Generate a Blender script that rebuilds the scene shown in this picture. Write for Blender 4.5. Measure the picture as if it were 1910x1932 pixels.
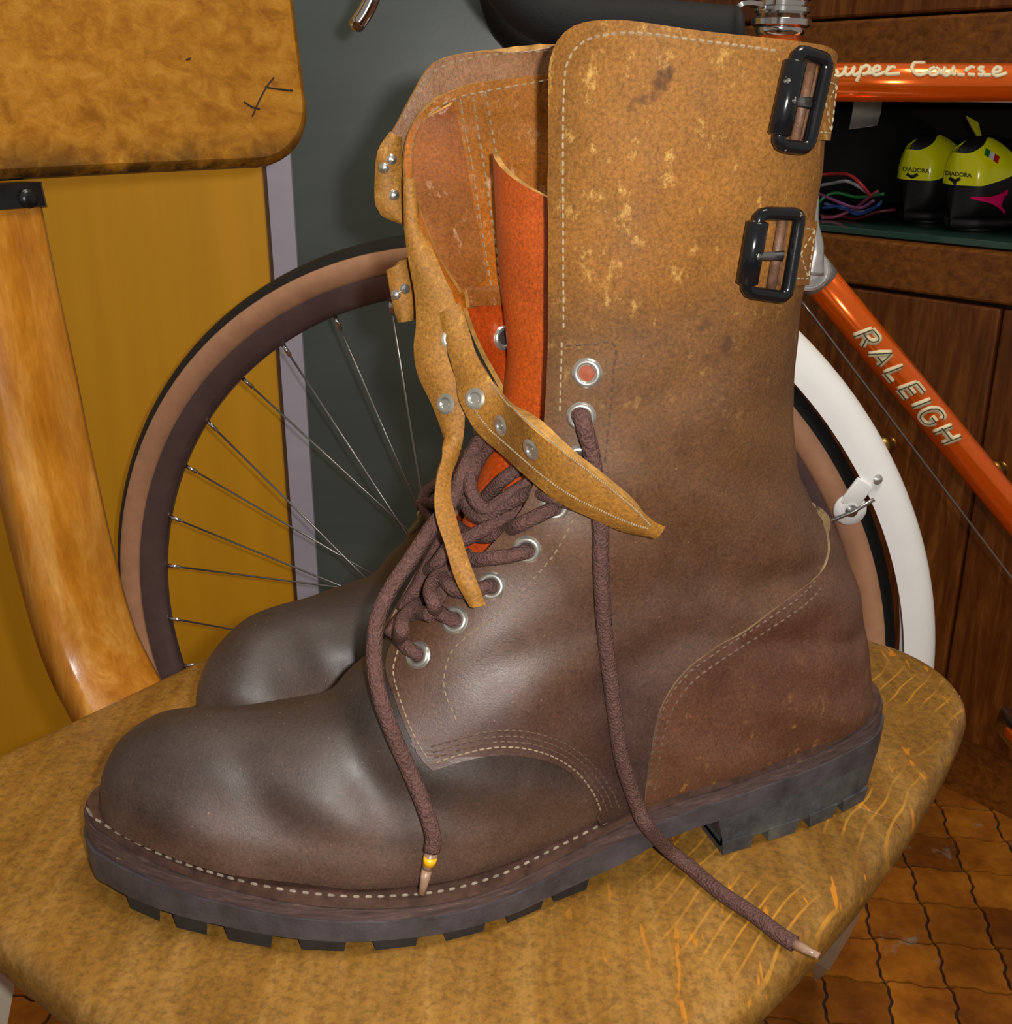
import bpy, bmesh, math, random
import numpy as np
from mathutils import Vector, Matrix
from mathutils.bvhtree import BVHTree
from mathutils.geometry import delaunay_2d_cdt
random.seed(7)
scene = bpy.context.scene
for o in list(bpy.data.objects):
    bpy.data.objects.remove(o)

# ------------------------------------------------------------------ camera
FPX, PITCH, CAMH = 2100.0, math.radians(20.5), 0.285
cam = bpy.data.cameras.new('camera')
cam.sensor_fit = 'HORIZONTAL'
cam.sensor_width = 36.0
cam.lens = 36.0 * FPX / 1910.0
cam.clip_start = 0.01
camo = bpy.data.objects.new('camera', cam)
scene.collection.objects.link(camo)
camo.location = (0, 0, CAMH)
camo.rotation_euler = (math.pi / 2 - PITCH, 0, 0)
scene.camera = camo

# ------------------------------------------------------------------ light
world = bpy.data.worlds.new('world')
scene.world = world
world.use_nodes = True
world.node_tree.nodes['Background'].inputs[0].default_value = (1.0, 0.90, 0.76, 1)
world.node_tree.nodes['Background'].inputs[1].default_value = 0.25
fl = bpy.data.lights.new('phone_flash', 'POINT')
fl.energy = 8.0
fl.color = (1.0, 0.97, 0.93)
fl.shadow_soft_size = 0.006
flo = bpy.data.objects.new('phone_flash', fl)
flo.location = (0.024, -0.005, CAMH + 0.012)
scene.collection.objects.link(flo)
cl = bpy.data.lights.new('fill_lamp', 'AREA')  # unseen overhead fill, added to brighten the background
cl.energy = 17.0
cl.size = 0.6
cl.color = (1.0, 0.9, 0.75)
clo = bpy.data.objects.new('fill_lamp', cl)
clo.location = (0.45, 0.25, 1.85)
clo.rotation_euler = (math.radians(4), math.radians(8), 0)
scene.collection.objects.link(clo)
vs = scene.view_settings
vs.view_transform = 'Standard'
vs.look = 'None'
vs.exposure = 0.12
vs.gamma = 1.0
vs.use_curve_mapping = False

# ------------------------------------------------------------------ pixel helpers
CT, ST = math.cos(PITCH), math.sin(PITCH)
EYE = Vector((0, 0, CAMH))
def ray(x, y):
    u = (x - 955) / FPX
    v = (y - 966) / FPX
    return Vector((u, CT - v * ST, -ST - v * CT))
def PY(x, y, Y):
    r = ray(x, y)
    return EYE + r * (Y / r.y)
def PZ(x, y, z):
    r = ray(x, y)
    return EYE + r * ((z - CAMH) / r.z)
def on_plane(x, y, p0, n):
    r = ray(x, y)
    n = Vector(n)
    return EYE + r * ((Vector(p0) - EYE).dot(n) / r.dot(n))
def proj(p):
    d = Vector(p) - EYE
    dep = d.y * CT - d.z * ST
    return (955 + FPX * d.x / dep, 966 - FPX * (d.y * ST + d.z * CT) / dep)

# ------------------------------------------------------------------ curve helpers
def catmull(pts, n, closed=False):
    P = [np.array(p, float) for p in pts]
    if closed:
        P = [P[-1]] + P + [P[0], P[1]]
    else:
        P = [2 * P[0] - P[1]] + P + [2 * P[-1] - P[-2]]
    segs = len(P) - 3
    # chord-length density
    L = [np.linalg.norm(P[i + 2] - P[i + 1]) + 1e-9 for i in range(segs)]
    tot = sum(L)
    out = []
    for i in range(segs):
        k = max(1, int(round(n * L[i] / tot)))
        p0, p1, p2, p3 = P[i:i + 4]
        for j in range(k):
            t = j / k
            out.append(0.5 * ((2 * p1) + (-p0 + p2) * t + (2 * p0 - 5 * p1 + 4 * p2 - p3) * t * t
                              + (-p0 + 3 * p1 - 3 * p2 + p3) * t ** 3))
    if not closed:
        out.append(P[-2])
    return out
class Spl:
    """cubic interpolation through (x, y) knots with limited slopes"""
    def __init__(s, xs, ys):
        s.x = np.array(xs, float); s.y = np.array(ys, float)
        h = np.diff(s.x); d = np.diff(s.y) / h
        m = np.zeros(len(s.x)); m[0] = d[0]; m[-1] = d[-1]
        m[1:-1] = (d[:-1] * h[1:] + d[1:] * h[:-1]) / (h[:-1] + h[1:])
        s.m = m
    def __call__(s, q):
        q = np.clip(np.asarray(q, float), s.x[0], s.x[-1])
        i = np.clip(np.searchsorted(s.x, q, side='right') - 1, 0, len(s.x) - 2)
        h = s.x[i + 1] - s.x[i]; t = (q - s.x[i]) / h
        return ((1 + 2 * t) * (1 - t) ** 2 * s.y[i] + t * (1 - t) ** 2 * h * s.m[i]
                + t * t * (3 - 2 * t) * s.y[i + 1] + t * t * (t - 1) * h * s.m[i + 1])
def sstep(a, b, x):
    t = np.clip((x - a) / (b - a), 0, 1)
    return t * t * (3 - 2 * t)

# ------------------------------------------------------------------ materials
def lin(r, g, b):
    f = lambda c: ((c / 255 + 0.055) / 1.055) ** 2.4 if c > 10 else c / 255 / 12.92
    return (f(r), f(g), f(b), 1)
class Mat:
    def __init__(s, name, rough=0.5, metal=0.0, spec=0.5):
        s.m = bpy.data.materials.new(name); s.m.use_nodes = True
        s.nt = s.m.node_tree; s.b = s.nt.nodes['Principled BSDF']
        s.b.inputs['Roughness'].default_value = rough
        s.b.inputs['Metallic'].default_value = metal
        s.b.inputs['Specular IOR Level'].default_value = spec
        s.tc = s.nt.nodes.new('ShaderNodeTexCoord'); s.co = s.tc.outputs['Object']
    def n(s, t, **k):
        x = s.nt.nodes.new(t)
        for a, v in k.items(): setattr(x, a, v)
        return x
    def l(s, a, b): s.nt.links.new(a, b)
    def world(s):
        g = s.n('ShaderNodeNewGeometry'); s.co = g.outputs['Position']; return s
    def mapped(s, scale=(1, 1, 1), rot=(0, 0, 0), loc=(0, 0, 0)):
        mp = s.n('ShaderNodeMapping'); s.l(s.co, mp.inputs[0])
        mp.inputs['Scale'].default_value = scale; mp.inputs['Rotation'].default_value = rot
        mp.inputs['Location'].default_value = loc
        return mp.outputs[0]
    def noise(s, sc, det=4, rough=0.6, co=None, dist=0.0):
        x = s.n('ShaderNodeTexNoise'); s.l(co or s.co, x.inputs['Vector'])
        x.inputs['Scale'].default_value = sc; x.inputs['Detail'].default_value = det
        x.inputs['Roughness'].default_value = rough; x.inputs['Distortion'].default_value = dist
        return x.outputs['Fac']
    def ramp(s, fac, stops, interp='LINEAR'):
        x = s.n('ShaderNodeValToRGB'); s.l(fac, x.inputs[0]); x.color_ramp.interpolation = interp
        e = x.color_ramp.elements
        e[0].position, e[0].color = stops[0]
        e[1].position, e[1].color = stops[1]
        for p, c in stops[2:]:
            k = e.new(p); k.color = c
        return x.outputs[0]
    def mix(s, fac, a, b, mode='MIX'):
        x = s.n('ShaderNodeMix', data_type='RGBA', blend_type=mode)
        if isinstance(fac, (int, float)): x.inputs[0].default_value = fac
        else: s.l(fac, x.inputs[0])
        for i, v in ((6, a), (7, b)):
            if isinstance(v, tuple): x.inputs[i].default_value = v
            else: s.l(v, x.inputs[i])
        return x.outputs[2]
    def math(s, op, a, b=0.0):
        x = s.n('ShaderNodeMath', operation=op)
        for i, v in ((0, a), (1, b)):
            if isinstance(v, (int, float)): x.inputs[i].default_value = v
            else: s.l(v, x.inputs[i])
        return x.outputs[0]
    def rng(s, v, a, b, c=0.0, d=1.0):
        x = s.n('ShaderNodeMapRange'); s.l(v, x.inputs[0])
        for i, q in enumerate((a, b, c, d)): x.inputs[i + 1].default_value = q
        return x.outputs[0]
    def axis(s, i):
        x = s.n('ShaderNodeSeparateXYZ'); s.l(s.co, x.inputs[0]); return x.outputs[i]
    def color(s, c):
        if isinstance(c, tuple): s.b.inputs['Base Color'].default_value = c
        else: s.l(c, s.b.inputs['Base Color'])
        return s
    def rough(s, v): s.l(v, s.b.inputs['Roughness']); return s
    def bump(s, h, strength=0.3, dist=0.001):
        x = s.n('ShaderNodeBump'); x.inputs['Strength'].default_value = strength
        x.inputs['Distance'].default_value = dist; s.l(h, x.inputs['Height'])
        s.l(x.outputs[0], s.b.inputs['Normal']); return s

def leather(name, stops, rough=0.47, scuff=None, spots=None, grain=1500, zlo=0.0, zhi=0.31, spec=0.5, patch=0.35, ztop=None, bump=.14):
    m = Mat(name, rough, 0, spec)
    z = m.rng(m.axis(2), zlo, zhi)
    big = m.noise(22, 4, 0.6)
    zz = m.math('ADD', z, m.math('MULTIPLY', m.math('SUBTRACT', big, 0.5), patch))
    c = m.ramp(zz, stops)
    fine = m.noise(900, 4, 0.75)
    c = m.mix(0.55, c, m.ramp(fine, [(0.30, (0.16, 0.14, 0.13, 1)), (0.68, (1.6, 1.55, 1.45, 1))]), 'MULTIPLY')
    mid = m.noise(60, 5, 0.65)
    c = m.mix(0.45, c, m.ramp(mid, [(0.3, (0.5, 0.48, 0.46, 1)), (0.7, (1.25, 1.22, 1.15, 1))]), 'MULTIPLY')
    if scuff:
        f = m.ramp(m.noise(140, 6, 0.75, m.mapped((1, 1, 0.7), (0.4, 0.3, 0.2))), [(0.58, (0, 0, 0, 1)), (0.74, (1, 1, 1, 1))])
        if len(scuff) > 1:
            f = m.math('MULTIPLY', f, m.rng(m.axis(2), scuff[1], scuff[2]))
        c = m.mix(f, c, scuff[0])
    if spots:
        f = m.ramp(m.noise(38, 5, 0.6, m.mapped((1, 1, 1), (0, 0, 0), (3.1, 1.7, 5.2))), [(0.64, (0, 0, 0, 1)), (0.71, (0.85, 0.85, 0.85, 1))])
        if len(spots) > 1:
            f = m.math('MULTIPLY', f, m.rng(m.axis(2), spots[1], spots[2]))
        c = m.mix(f, c, spots[0])
    du = m.ramp(m.noise(900, 2, 0.5, m.mapped((1, 1, 1), (.3, .2, .1), (9, 3, 1))), [(0.70, (0, 0, 0, 1)), (0.78, (.30, .30, .30, 1))])
    c = m.mix(du, c, lin(176, 146, 104))
    m.color(c)
    rg = m.rng(mid, 0.3, 0.7, rough - 0.06, rough + 0.12)
    if ztop:      # suede-worn cuff: the nap is duller than the oiled lower part
        rg = m.math('ADD', rg, m.rng(m.axis(2), .15, .23, 0, ztop))
        m.l(m.rng(m.axis(2), .15, .23, spec, .22), m.b.inputs['Specular IOR Level'])
    m.rough(rg)
    g = m.n('ShaderNodeTexVoronoi'); m.l(m.co, g.inputs['Vector']); g.inputs['Scale'].default_value = grain
    h = m.math('ADD', m.math('MULTIPLY', fine, 0.8), m.math('MULTIPLY', g.outputs['Distance'], 0.5))
    m.bump(h, bump, 0.0005)
    return m.m
def plain(name, c, rough=0.5, metal=0.0, var=0.25, sc=60, bump=0.1, bsc=400, spec=0.5):
    m = Mat(name, rough, metal, spec)
    k = m.ramp(m.noise(sc, 5, 0.6), [(0.3, (1 - var, 1 - var, 1 - var, 1)), (0.7, (1 + var, 1 + var, 1 + var, 1))])
    m.color(m.mix(1.0, c, k, 'MULTIPLY'))
    if bump: m.bump(m.noise(bsc, 3, 0.6), bump, 0.0006)
    return m.m

M = {}
UPPER = [(0.08, lin(62, 43, 40)), (0.24, lin(78, 54, 47)), (0.40, lin(88, 59, 41)), (0.56, lin(94, 62, 36)),
         (0.66, lin(106, 71, 35)), (0.77, lin(134, 89, 38)), (1.0, lin(142, 98, 46))]
M['quarter'] = leather('oiled_brown_leather', UPPER, 0.46, (lin(205, 165, 90), 0.17, 0.25), (lin(70, 44, 28), 0.16, 0.22), spec=.7, ztop=.25)
M['vamp'] = leather('dark_vamp_leather', [(0.05, lin(84, 59, 46)), (0.12, lin(82, 59, 49)), (0.19, lin(58, 43, 38)), (0.28, lin(44, 34, 30))], 0.52, patch=0.20, spec=.75)  # leather tone by height; lowest stop dulled to carry shade above the welt
M['counter'] = leather('red_brown_leather', [(0.10, lin(96, 62, 44)), (0.24, lin(98, 62, 48)), (0.40, lin(86, 58, 44))], 0.44, (lin(170, 120, 60), 0.09, 0.05), spec=.7)
M['cuff'] = leather('tan_cuff_leather', [(0.3, lin(120, 78, 38)), (0.8, lin(120, 80, 46)), (1.0, lin(140, 96, 58))], 0.30, spec=.9)
M['suede'] = leather('rough_tan_leather', [(0.0, lin(164, 114, 40)), (0.5, lin(152, 104, 34)), (1.0, lin(160, 112, 42))], 0.62, (lin(214, 166, 80),), (lin(96, 60, 24),), grain=900, patch=0.5, bump=.55)
M['lining'] = leather('amber_lining_leather', [(0.55, lin(146, 78, 12)), (0.75, lin(158, 88, 14)), (0.95, lin(150, 92, 22))], 0.38, (lin(200, 160, 120),), None, patch=0.5)
M['lining2'] = leather('brown_lining_leather', [(0.5, lin(136, 78, 24)), (0.75, lin(128, 74, 22)), (0.95, lin(142, 74, 12))], 0.42, (lin(190, 160, 130),), (lin(96, 56, 20),), patch=0.5)
M['redlining'] = leather('red_lining_leather', [(0.4, lin(150, 52, 10)), (0.8, lin(170, 66, 14))], 0.34, (lin(190, 130, 90),))
M['tongue'] = leather('orange_tongue_leather', [(0.4, lin(170, 60, 12)), (0.65, lin(182, 80, 22)), (0.95, lin(172, 82, 32))], 0.36, None, None, patch=0.3)
M['edge'] = plain('raw_leather_edge', lin(178, 132, 64), 0.7, 0, 0.35, 300, 0.4, 900)
M['edge_dark'] = plain('waxed_leather_edge', lin(104, 72, 52), 0.55, 0, 0.35, 300, 0.4, 900)
M['thread'] = plain('pale_thread', lin(150, 132, 104), 0.8, 0, 0.3, 500)
M['weltthread'] = plain('dirty_welt_thread', lin(128, 116, 100), .8, 0, .5, 300)
M['edge_pale'] = plain('pale_cut_edge', lin(128, 106, 74), .7, 0, .4, 200, .3)
M['thread_dark'] = plain('dark_thread', lin(92, 72, 58), 0.7, 0, 0.3, 500)
M['rubber'] = plain('grey_black_rubber', lin(66, 62, 66), 0.5, 0, 0.45, 70, 0.4, 500)
M['lugrubber'] = plain('black_lug_rubber', lin(34, 36, 38), 0.5, 0, 0.3, 90, 0.3, 500)
def dusty():
    m = Mat('dusty_heel_rubber', 0.6)
    c = m.ramp(m.noise(45, 6, 0.7), [(0.35, lin(46, 48, 54)), (0.55, lin(76, 78, 78)), (0.75, lin(104, 102, 92))])
    m.color(c); m.bump(m.noise(500, 4, 0.6), 0.4, 0.0006); return m.m
M['heelrubber'] = dusty()
def midsole():
    m = Mat('scuffed_leather_midsole', 0.5)
    st = m.noise(90, 6, 0.7, m.mapped((1, 1, 8)))
    c = m.ramp(st, [(0.3, lin(50, 37, 38)), (0.6, lin(84, 66, 64)), (0.75, lin(128, 102, 82))])
    f = m.ramp(m.noise(160, 5, 0.75, m.mapped((0.5, 0.5, 2), (0, 0, 0.3))), [(0.66, (0, 0, 0, 1)), (0.72, (1, 1, 1, 1))])
    c = m.mix(f, c, lin(190, 165, 105))
    m.color(c); m.bump(st, 0.3, 0.0006); return m.m
M['midsole'] = midsole()
M['welt'] = plain('dark_welt_leather', lin(70, 48, 40), 0.5, 0, 0.45, 160, 0.3)
def lace():
    m = Mat('brown_braided_lace', 0.8)
    w = m.n('ShaderNodeTexVoronoi'); m.l(m.co, w.inputs['Vector']); w.inputs['Scale'].default_value = 1100
    c = m.mix(m.noise(500, 3, 0.7), lin(36, 23, 22), lin(116, 78, 70))
    m.color(c); m.bump(w.outputs['Distance'], 0.75, 0.0010); return m.m
M['lace'] = lace()
M['aglet'] = plain('clear_aglet', lin(150, 120, 100), 0.25, 0, 0.3, 300)
M['yellow_tip'] = plain('yellow_plastic', lin(230, 170, 20), 0.35)
M['nickel'] = plain('nickel_eyelet', lin(200, 198, 190), 0.28, 0.85, 0.15, 200, 0.1)
M['hole'] = plain('eyelet_shadow', lin(40, 28, 24), 0.8)
M['holeorange'] = plain('tongue_through_hole', lin(140, 58, 18), 0.6)
def enamel():
    m = Mat('chipped_black_enamel', 0.16)
    f = m.ramp(m.noise(120, 4, 0.6), [(0.66, (0, 0, 0, 1)), (0.70, (1, 1, 1, 1))])
    m.color(m.mix(f, lin(16, 17, 20), lin(130, 128, 124))); m.bump(m.noise(300, 3, 0.5), 0.15, 0.0005); return m.m
M['enamel'] = enamel()
M['chrome'] = plain('chrome', lin(215, 215, 218), 0.12, 1.0, 0.08, 80, 0.05)
M['steel'] = plain('dull_spoke_steel', lin(150, 150, 150), 0.3, 0.9, 0.1, 80, 0)
M['alu'] = plain('brushed_aluminium', lin(205, 206, 208), 0.32, 0.7, 0.12, 120, 0.1)

# ------------------------------------------------------------------ object helpers
COL = scene.collection
def tag(o, label=None, cat=None, group=None, kind=None):
    for k, v in (('label', label), ('category', cat), ('group', group), ('kind', kind)):
        if v: o[k] = v
    return o
def thing(name, label, cat, loc=(0, 0, 0), group=None):
    o = bpy.data.objects.new(name, None); COL.objects.link(o); o.location = loc
    o.empty_display_size = 0.02
    return tag(o, label, cat, group)
def base_of(parent):
    p = Vector((0, 0, 0)); q = parent
    while q is not None:
        p += q.location; q = q.parent
    return p
def obj(name, verts, faces, mat, parent=None, smooth=True, mats=None, fm=None, loc=None):
    """verts in world space; stored relative to the parent's (or own) origin"""
    base = base_of(parent) if parent is not None else Vector(loc or (0, 0, 0))
    me = bpy.data.meshes.new(name)
    me.from_pydata([tuple(Vector(v) - base) for v in verts], [], [tuple(f) for f in faces])
    for mm in (mats or [mat]):
        me.materials.append(M[mm] if isinstance(mm, str) else mm)
    if fm is not None:
        me.polygons.foreach_set('material_index', fm)
    me.polygons.foreach_set('use_smooth', [smooth] * len(me.polygons))
    me.update()
    o = bpy.data.objects.new(name, me); COL.objects.link(o)
    if parent is not None: o.parent = parent
    elif loc: o.location = loc
    return o
def autosharp(o, deg=35):
    me = o.data
    bm = bmesh.new(); bm.from_mesh(me)
    for e in bm.edges:
        if len(e.link_faces) == 2 and e.calc_face_angle(0) > math.radians(deg): e.smooth = False
    bm.to_mesh(me); bm.free(); return o
class G:
    """geometry collector"""
    def __init__(s): s.v = []; s.f = []; s.m = []
    def add(s, v, f, m=0):
        k = len(s.v); s.v += [Vector(p) for p in v]
        s.f += [tuple(i + k for i in q) for q in f]; s.m += [m] * len(f); return s
    def build(s, name, mat, parent=None, smooth=True, mats=None, loc=None, sharp=None):
        o = obj(name, s.v, s.f, mat, parent, smooth, mats, s.m if mats else None, loc)
        if sharp: autosharp(o, sharp)
        return o
def frames(P):
    P = [Vector(p) for p in P]; n = len(P); T = []
    for i in range(n):
        d = P[min(i + 1, n - 1)] - P[max(i - 1, 0)]
        T.append(d.normalized() if d.length > 1e-9 else Vector((0, 0, 1)))
    up = Vector((0, 0, 1)) if abs(T[0].z) < 0.9 else Vector((1, 0, 0))
    N = [(up - T[0] * up.dot(T[0])).normalized()]
    for i in range(1, n):
        v = N[-1] - T[i] * N[-1].dot(T[i])
        N.append(v.normalized() if v.length > 1e-6 else N[-1])
    return P, T, N
def tube(P, r, seg=10, closed=False, cap=True, flat=None):
    P, T, N = frames(P); n = len(P); v = []; f = []
    if closed:
        T = [(P[(i + 1) % n] - P[i - 1]).normalized() for i in range(n)]
    for i in range(n):
        b = T[i].cross(N[i]); rr = r[i] if hasattr(r, '__len__') else r
        nn = N[i]
        if flat is not None:
            nn = Vector(flat); nn = (nn - T[i] * nn.dot(T[i])).normalized(); b = T[i].cross(nn)
        for k in range(seg):
            a = 2 * math.pi * k / seg
            kk = 0.35 if flat is not None else 1
            v.append(P[i] + nn * (math.cos(a) * rr * kk) + b * (math.sin(a) * rr))
    m = n if closed else n - 1
    for i in range(m):
        for k in range(seg):
            j = (i + 1) % n
            f.append((i * seg + k, i * seg + (k + 1) % seg, j * seg + (k + 1) % seg, j * seg + k))
    if cap and not closed:
        f.append(tuple(reversed(range(seg)))); f.append(tuple(range((n - 1) * seg, n * seg)))
    return v, f
def lathe(prof, c, ax, seg=32, closed=False):
    """prof: (radius, height) along axis"""
    ax = Vector(ax).normalized(); c = Vector(c)
    u = ax.orthogonal().normalized(); w = ax.cross(u); v = []; f = []; n = len(prof)
    for k in range(seg):
        a = 2 * math.pi * k / seg; d = u * math.cos(a) + w * math.sin(a)
        for r, h in prof: v.append(c + d * r + ax * h)
    for k in range(seg):
        j = (k + 1) % seg
        for i in range(n if closed else n - 1):
            i2 = (i + 1) % n
            f.append((k * n + i, j * n + i, j * n + i2, k * n + i2))
    if not closed:
        if prof[0][0] > 1e-6: f.append(tuple(k * n for k in range(seg)))
        if prof[-1][0] > 1e-6: f.append(tuple(reversed([k * n + n - 1 for k in range(seg)])))
    return v, f
def box(c, ux, uy, uz, sx, sy, sz, bev=0.0):
    c, ux, uy, uz = Vector(c), Vector(ux), Vector(uy), Vector(uz)
    if bev <= 0:
        v = [c + ux * sx / 2 * a + uy * sy / 2 * b + uz * sz / 2 * d for d in (-1, 1) for b in (-1, 1) for a in (-1, 1)]
        return v, [(0, 2, 3, 1), (4, 5, 7, 6), (0, 1, 5, 4), (2, 6, 7, 3), (0, 4, 6, 2), (1, 3, 7, 5)]
    bm = bmesh.new(); bmesh.ops.create_cube(bm, size=1)
    bmesh.ops.scale(bm, vec=(sx, sy, sz), verts=bm.verts)
    bmesh.ops.bevel(bm, geom=bm.edges[:], offset=bev, segments=2, profile=0.5, affect='EDGES')
    bm.verts.index_update()
    v = [c + ux * p.co.x + uy * p.co.y + uz * p.co.z for p in bm.verts]
    f = [tuple(q.index for q in fc.verts) for fc in bm.faces]; bm.free()
    return v, f
def sheet(grid, th, closed_edge=True):
    """grid[row][col] of world points -> thick sheet; face list with 0=front(face side), 1=back, 2=rim"""
    R, Cn = len(grid), len(grid[0]); P = [[Vector(p) for p in r] for r in grid]
    def nrm(i, j):
        a = P[min(i + 1, R - 1)][j] - P[max(i - 1, 0)][j]; b = P[i][min(j + 1, Cn - 1)] - P[i][max(j - 1, 0)]
        n = a.cross(b); return n.normalized() if n.length > 1e-12 else Vector((0, -1, 0))
    v = []; f = []; fm = []
    A = [P[i][j] + nrm(i, j) * th / 2 for i in range(R) for j in range(Cn)]
    B = [P[i][j] - nrm(i, j) * th / 2 for i in range(R) for j in range(Cn)]
    v = A + B; o = R * Cn
    for i in range(R - 1):
        for j in range(Cn - 1):
            q = (i * Cn + j, (i + 1) * Cn + j, (i + 1) * Cn + j + 1, i * Cn + j + 1)
            f.append(q[::-1] if False else q); fm.append(0)
            f.append(tuple(o + k for k in reversed(q))); fm.append(1)
    ring = [j for j in range(Cn)] + [i * Cn + Cn - 1 for i in range(1, R)] + [(R - 1) * Cn + j for j in range(Cn - 2, -1, -1)] + [i * Cn for i in range(R - 2, 0, -1)]
    k0 = len(v); v += [A[i] for i in ring] + [B[i] for i in ring]; L = len(ring)
    for i in range(L):
        j = (i + 1) % L
        f.append((k0 + i, k0 + j, k0 + L + j, k0 + L + i)); fm.append(2)
    return v, f, fm
def lofted(L, Rr, rows, cols, bulge=0.0, bdir=(0, -1, 0)):
    """grid between two 3D polylines"""
    L = catmull(L, rows); n = len(L)
    Rc = catmull(Rr, rows * 3)
    # resample right to n
    Rc = [np.array(p) for p in Rc]
    d = [0]
    for a, b in zip(Rc, Rc[1:]): d.append(d[-1] + np.linalg.norm(b - a))
    dl = [0]
    for a, b in zip(L, L[1:]): dl.append(dl[-1] + np.linalg.norm(np.array(b) - np.array(a)))
    out = []
    for i in range(n):
        t = dl[i] / dl[-1] * d[-1]
        p = np.array([np.interp(t, d, [q[k] for q in Rc]) for k in range(3)])
        row = []
        for j in range(cols):
            s = j / (cols - 1)
            q = np.array(L[i]) * (1 - s) + p * s + np.array(bdir) * bulge * 4 * s * (1 - s)
            row.append(q)
        out.append(row)
    return out

# ================================================================== SETTING
FLOOR = -.502
def woodmat(name, c0, c1, c2, sc=1.0, rot=(0, 0, 0), rough=0.4, bump=0.15, stretch=(1, 12, 12), dark=None, world=False, spec=.5, scuff=None, blotch=.45, grime=None):
    m = Mat(name, rough, 0, spec)
    if world: m.world()
    co = m.mapped(stretch, rot)
    gr = m.noise(9 * sc, 6, 0.65, co, 0.6)
    c = m.ramp(gr, [(0.28, c0), (0.5, c1), (0.72, c2)])
    c = m.mix(blotch, c, m.ramp(m.noise(14 * sc, 5, 0.6), [(0.3, (.66, .64, .60, 1)), (0.7, (1.22, 1.2, 1.12, 1))]), 'MULTIPLY')
    fine = m.noise(420 * sc, 3, 0.7, m.mapped((stretch[0] / 6, stretch[1] / 6, stretch[2] / 6), rot))
    c = m.mix(0.30, c, m.ramp(fine, [(0.3, (.55, .5, .45, 1)), (0.7, (1.3, 1.3, 1.3, 1))]), 'MULTIPLY')
    if dark:
        f = m.ramp(m.noise(26 * sc, 8, 0.78), [(dark[1], (0, 0, 0, 1)), (dark[1] + .10, (1, 1, 1, 1))])
        c = m.mix(f, c, dark[0])
    if scuff:
        f = m.ramp(m.noise(60 * sc, 6, 0.7, m.mapped((.4, 1.6, 1), (0, 0, .9))), [(scuff[1], (0, 0, 0, 1)), (scuff[1] + .06, (1, 1, 1, 1))])
        c = m.mix(f, c, scuff[0])
    if grime:
        f = m.math('MULTIPLY', m.rng(m.axis(2), grime[1], grime[0]), m.ramp(m.noise(34, 6, .7), [(.36, (0, 0, 0, 1)), (.56, (1, 1, 1, 1))]))
        c = m.mix(f, c, lin(48, 30, 12))
    m.color(c); m.rough(m.rng(gr, .3, .7, rough - .07, rough + .1))
    m.bump(m.math('ADD', gr, m.math('MULTIPLY', fine, .4)), bump, .001)
    return m.m

# ---- floor of interlocking wavy tiles
def floormat():
    m = Mat('brown_tile_glaze', .42).world()
    n1 = m.noise(16, 5, .65)
    c = m.ramp(n1, [(.3, lin(112, 62, 14)), (.5, lin(150, 90, 22)), (.7, lin(176, 114, 34))])
    oi = m.n('ShaderNodeObjectInfo')
    c = m.mix(1.0, c, m.ramp(oi.outputs['Random'], [(0, (.62, .52, .45, 1)), (1, (1.25, 1.22, 1.1, 1))]), 'MULTIPLY')
    c = m.mix(.5, c, m.ramp(m.noise(70, 5, .7), [(.3, (.6, .55, .5, 1)), (.7, (1.2, 1.15, 1.05, 1))]), 'MULTIPLY')
    f = m.ramp(m.noise(13, 7, .72, m.mapped((1, 1, 1), (0, 0, 0), (2.3, .4, .7))), [(.60, (0, 0, 0, 1)), (.68, (.75, .75, .75, 1))])
    c = m.mix(f, c, lin(150, 142, 128))
    f = m.ramp(m.noise(11, 6, .7, m.mapped((1, 1, 1), (0, 0, 0), (7.3, 2.4, .7))), [(.66, (0, 0, 0, 1)), (.70, (.8, .8, .8, 1))])
    c = m.mix(f, c, lin(40, 34, 28))
    m.color(c); m.bump(m.noise(60, 4, .6), .25, .0015); return m.m
M['tile'] = floormat()
M['grout'] = plain('dark_grout', lin(48, 32, 26), .8, 0, .5, 40)
g = G(); g.add(*box((0, .6, FLOOR - .028), (1, 0, 0), (0, 1, 0), (0, 0, 1), 4.0, 3.6, .05)); floor = g.build('floor', 'grout', None, False)
tag(floor, 'brown floor of interlocking wavy tiles with paint splashes', None, None, 'structure')
CELL = .059
def tile_mesh():
    amp = .0024; n = 16; pts = []
    e = CELL / 2
    f = lambda t: amp * (math.sin(2 * math.pi * t) + .45 * math.sin(6 * math.pi * t))
    for i in range(n): t = i / n; pts.append((-e + CELL * t, -e + f(t)))
    for i in range(n): t = i / n; pts.append((e - f(t), -e + CELL * t))
    for i in range(n): t = i / n; pts.append((e - CELL * t, e + f(1 - t)))
    for i in range(n): t = i / n; pts.append((-e - f(1 - t), e - CELL * t))
    k = .958; N = len(pts)
    v = [(x * k, y * k, -.003) for x, y in pts] + [(x * k, y * k, -.0012) for x, y in pts] + [(x * (k - .012), y * (k - .012), 0) for x, y in pts]
    fc = [(i, (i + 1) % N, N + (i + 1) % N, N + i) for i in range(N)] + [(N + i, N + (i + 1) % N, 2 * N + (i + 1) % N, 2 * N + i) for i in range(N)] + [tuple(range(2 * N, 3 * N))]
    me = bpy.data.meshes.new('tile'); me.from_pydata(v, [], fc); me.materials.append(M['tile']); me.polygons.foreach_set('use_smooth', [False] * len(me.polygons)); me.update()
    return me
tme = tile_mesh(); TA = math.radians(-7)
cnt = 0
cells = []
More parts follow.
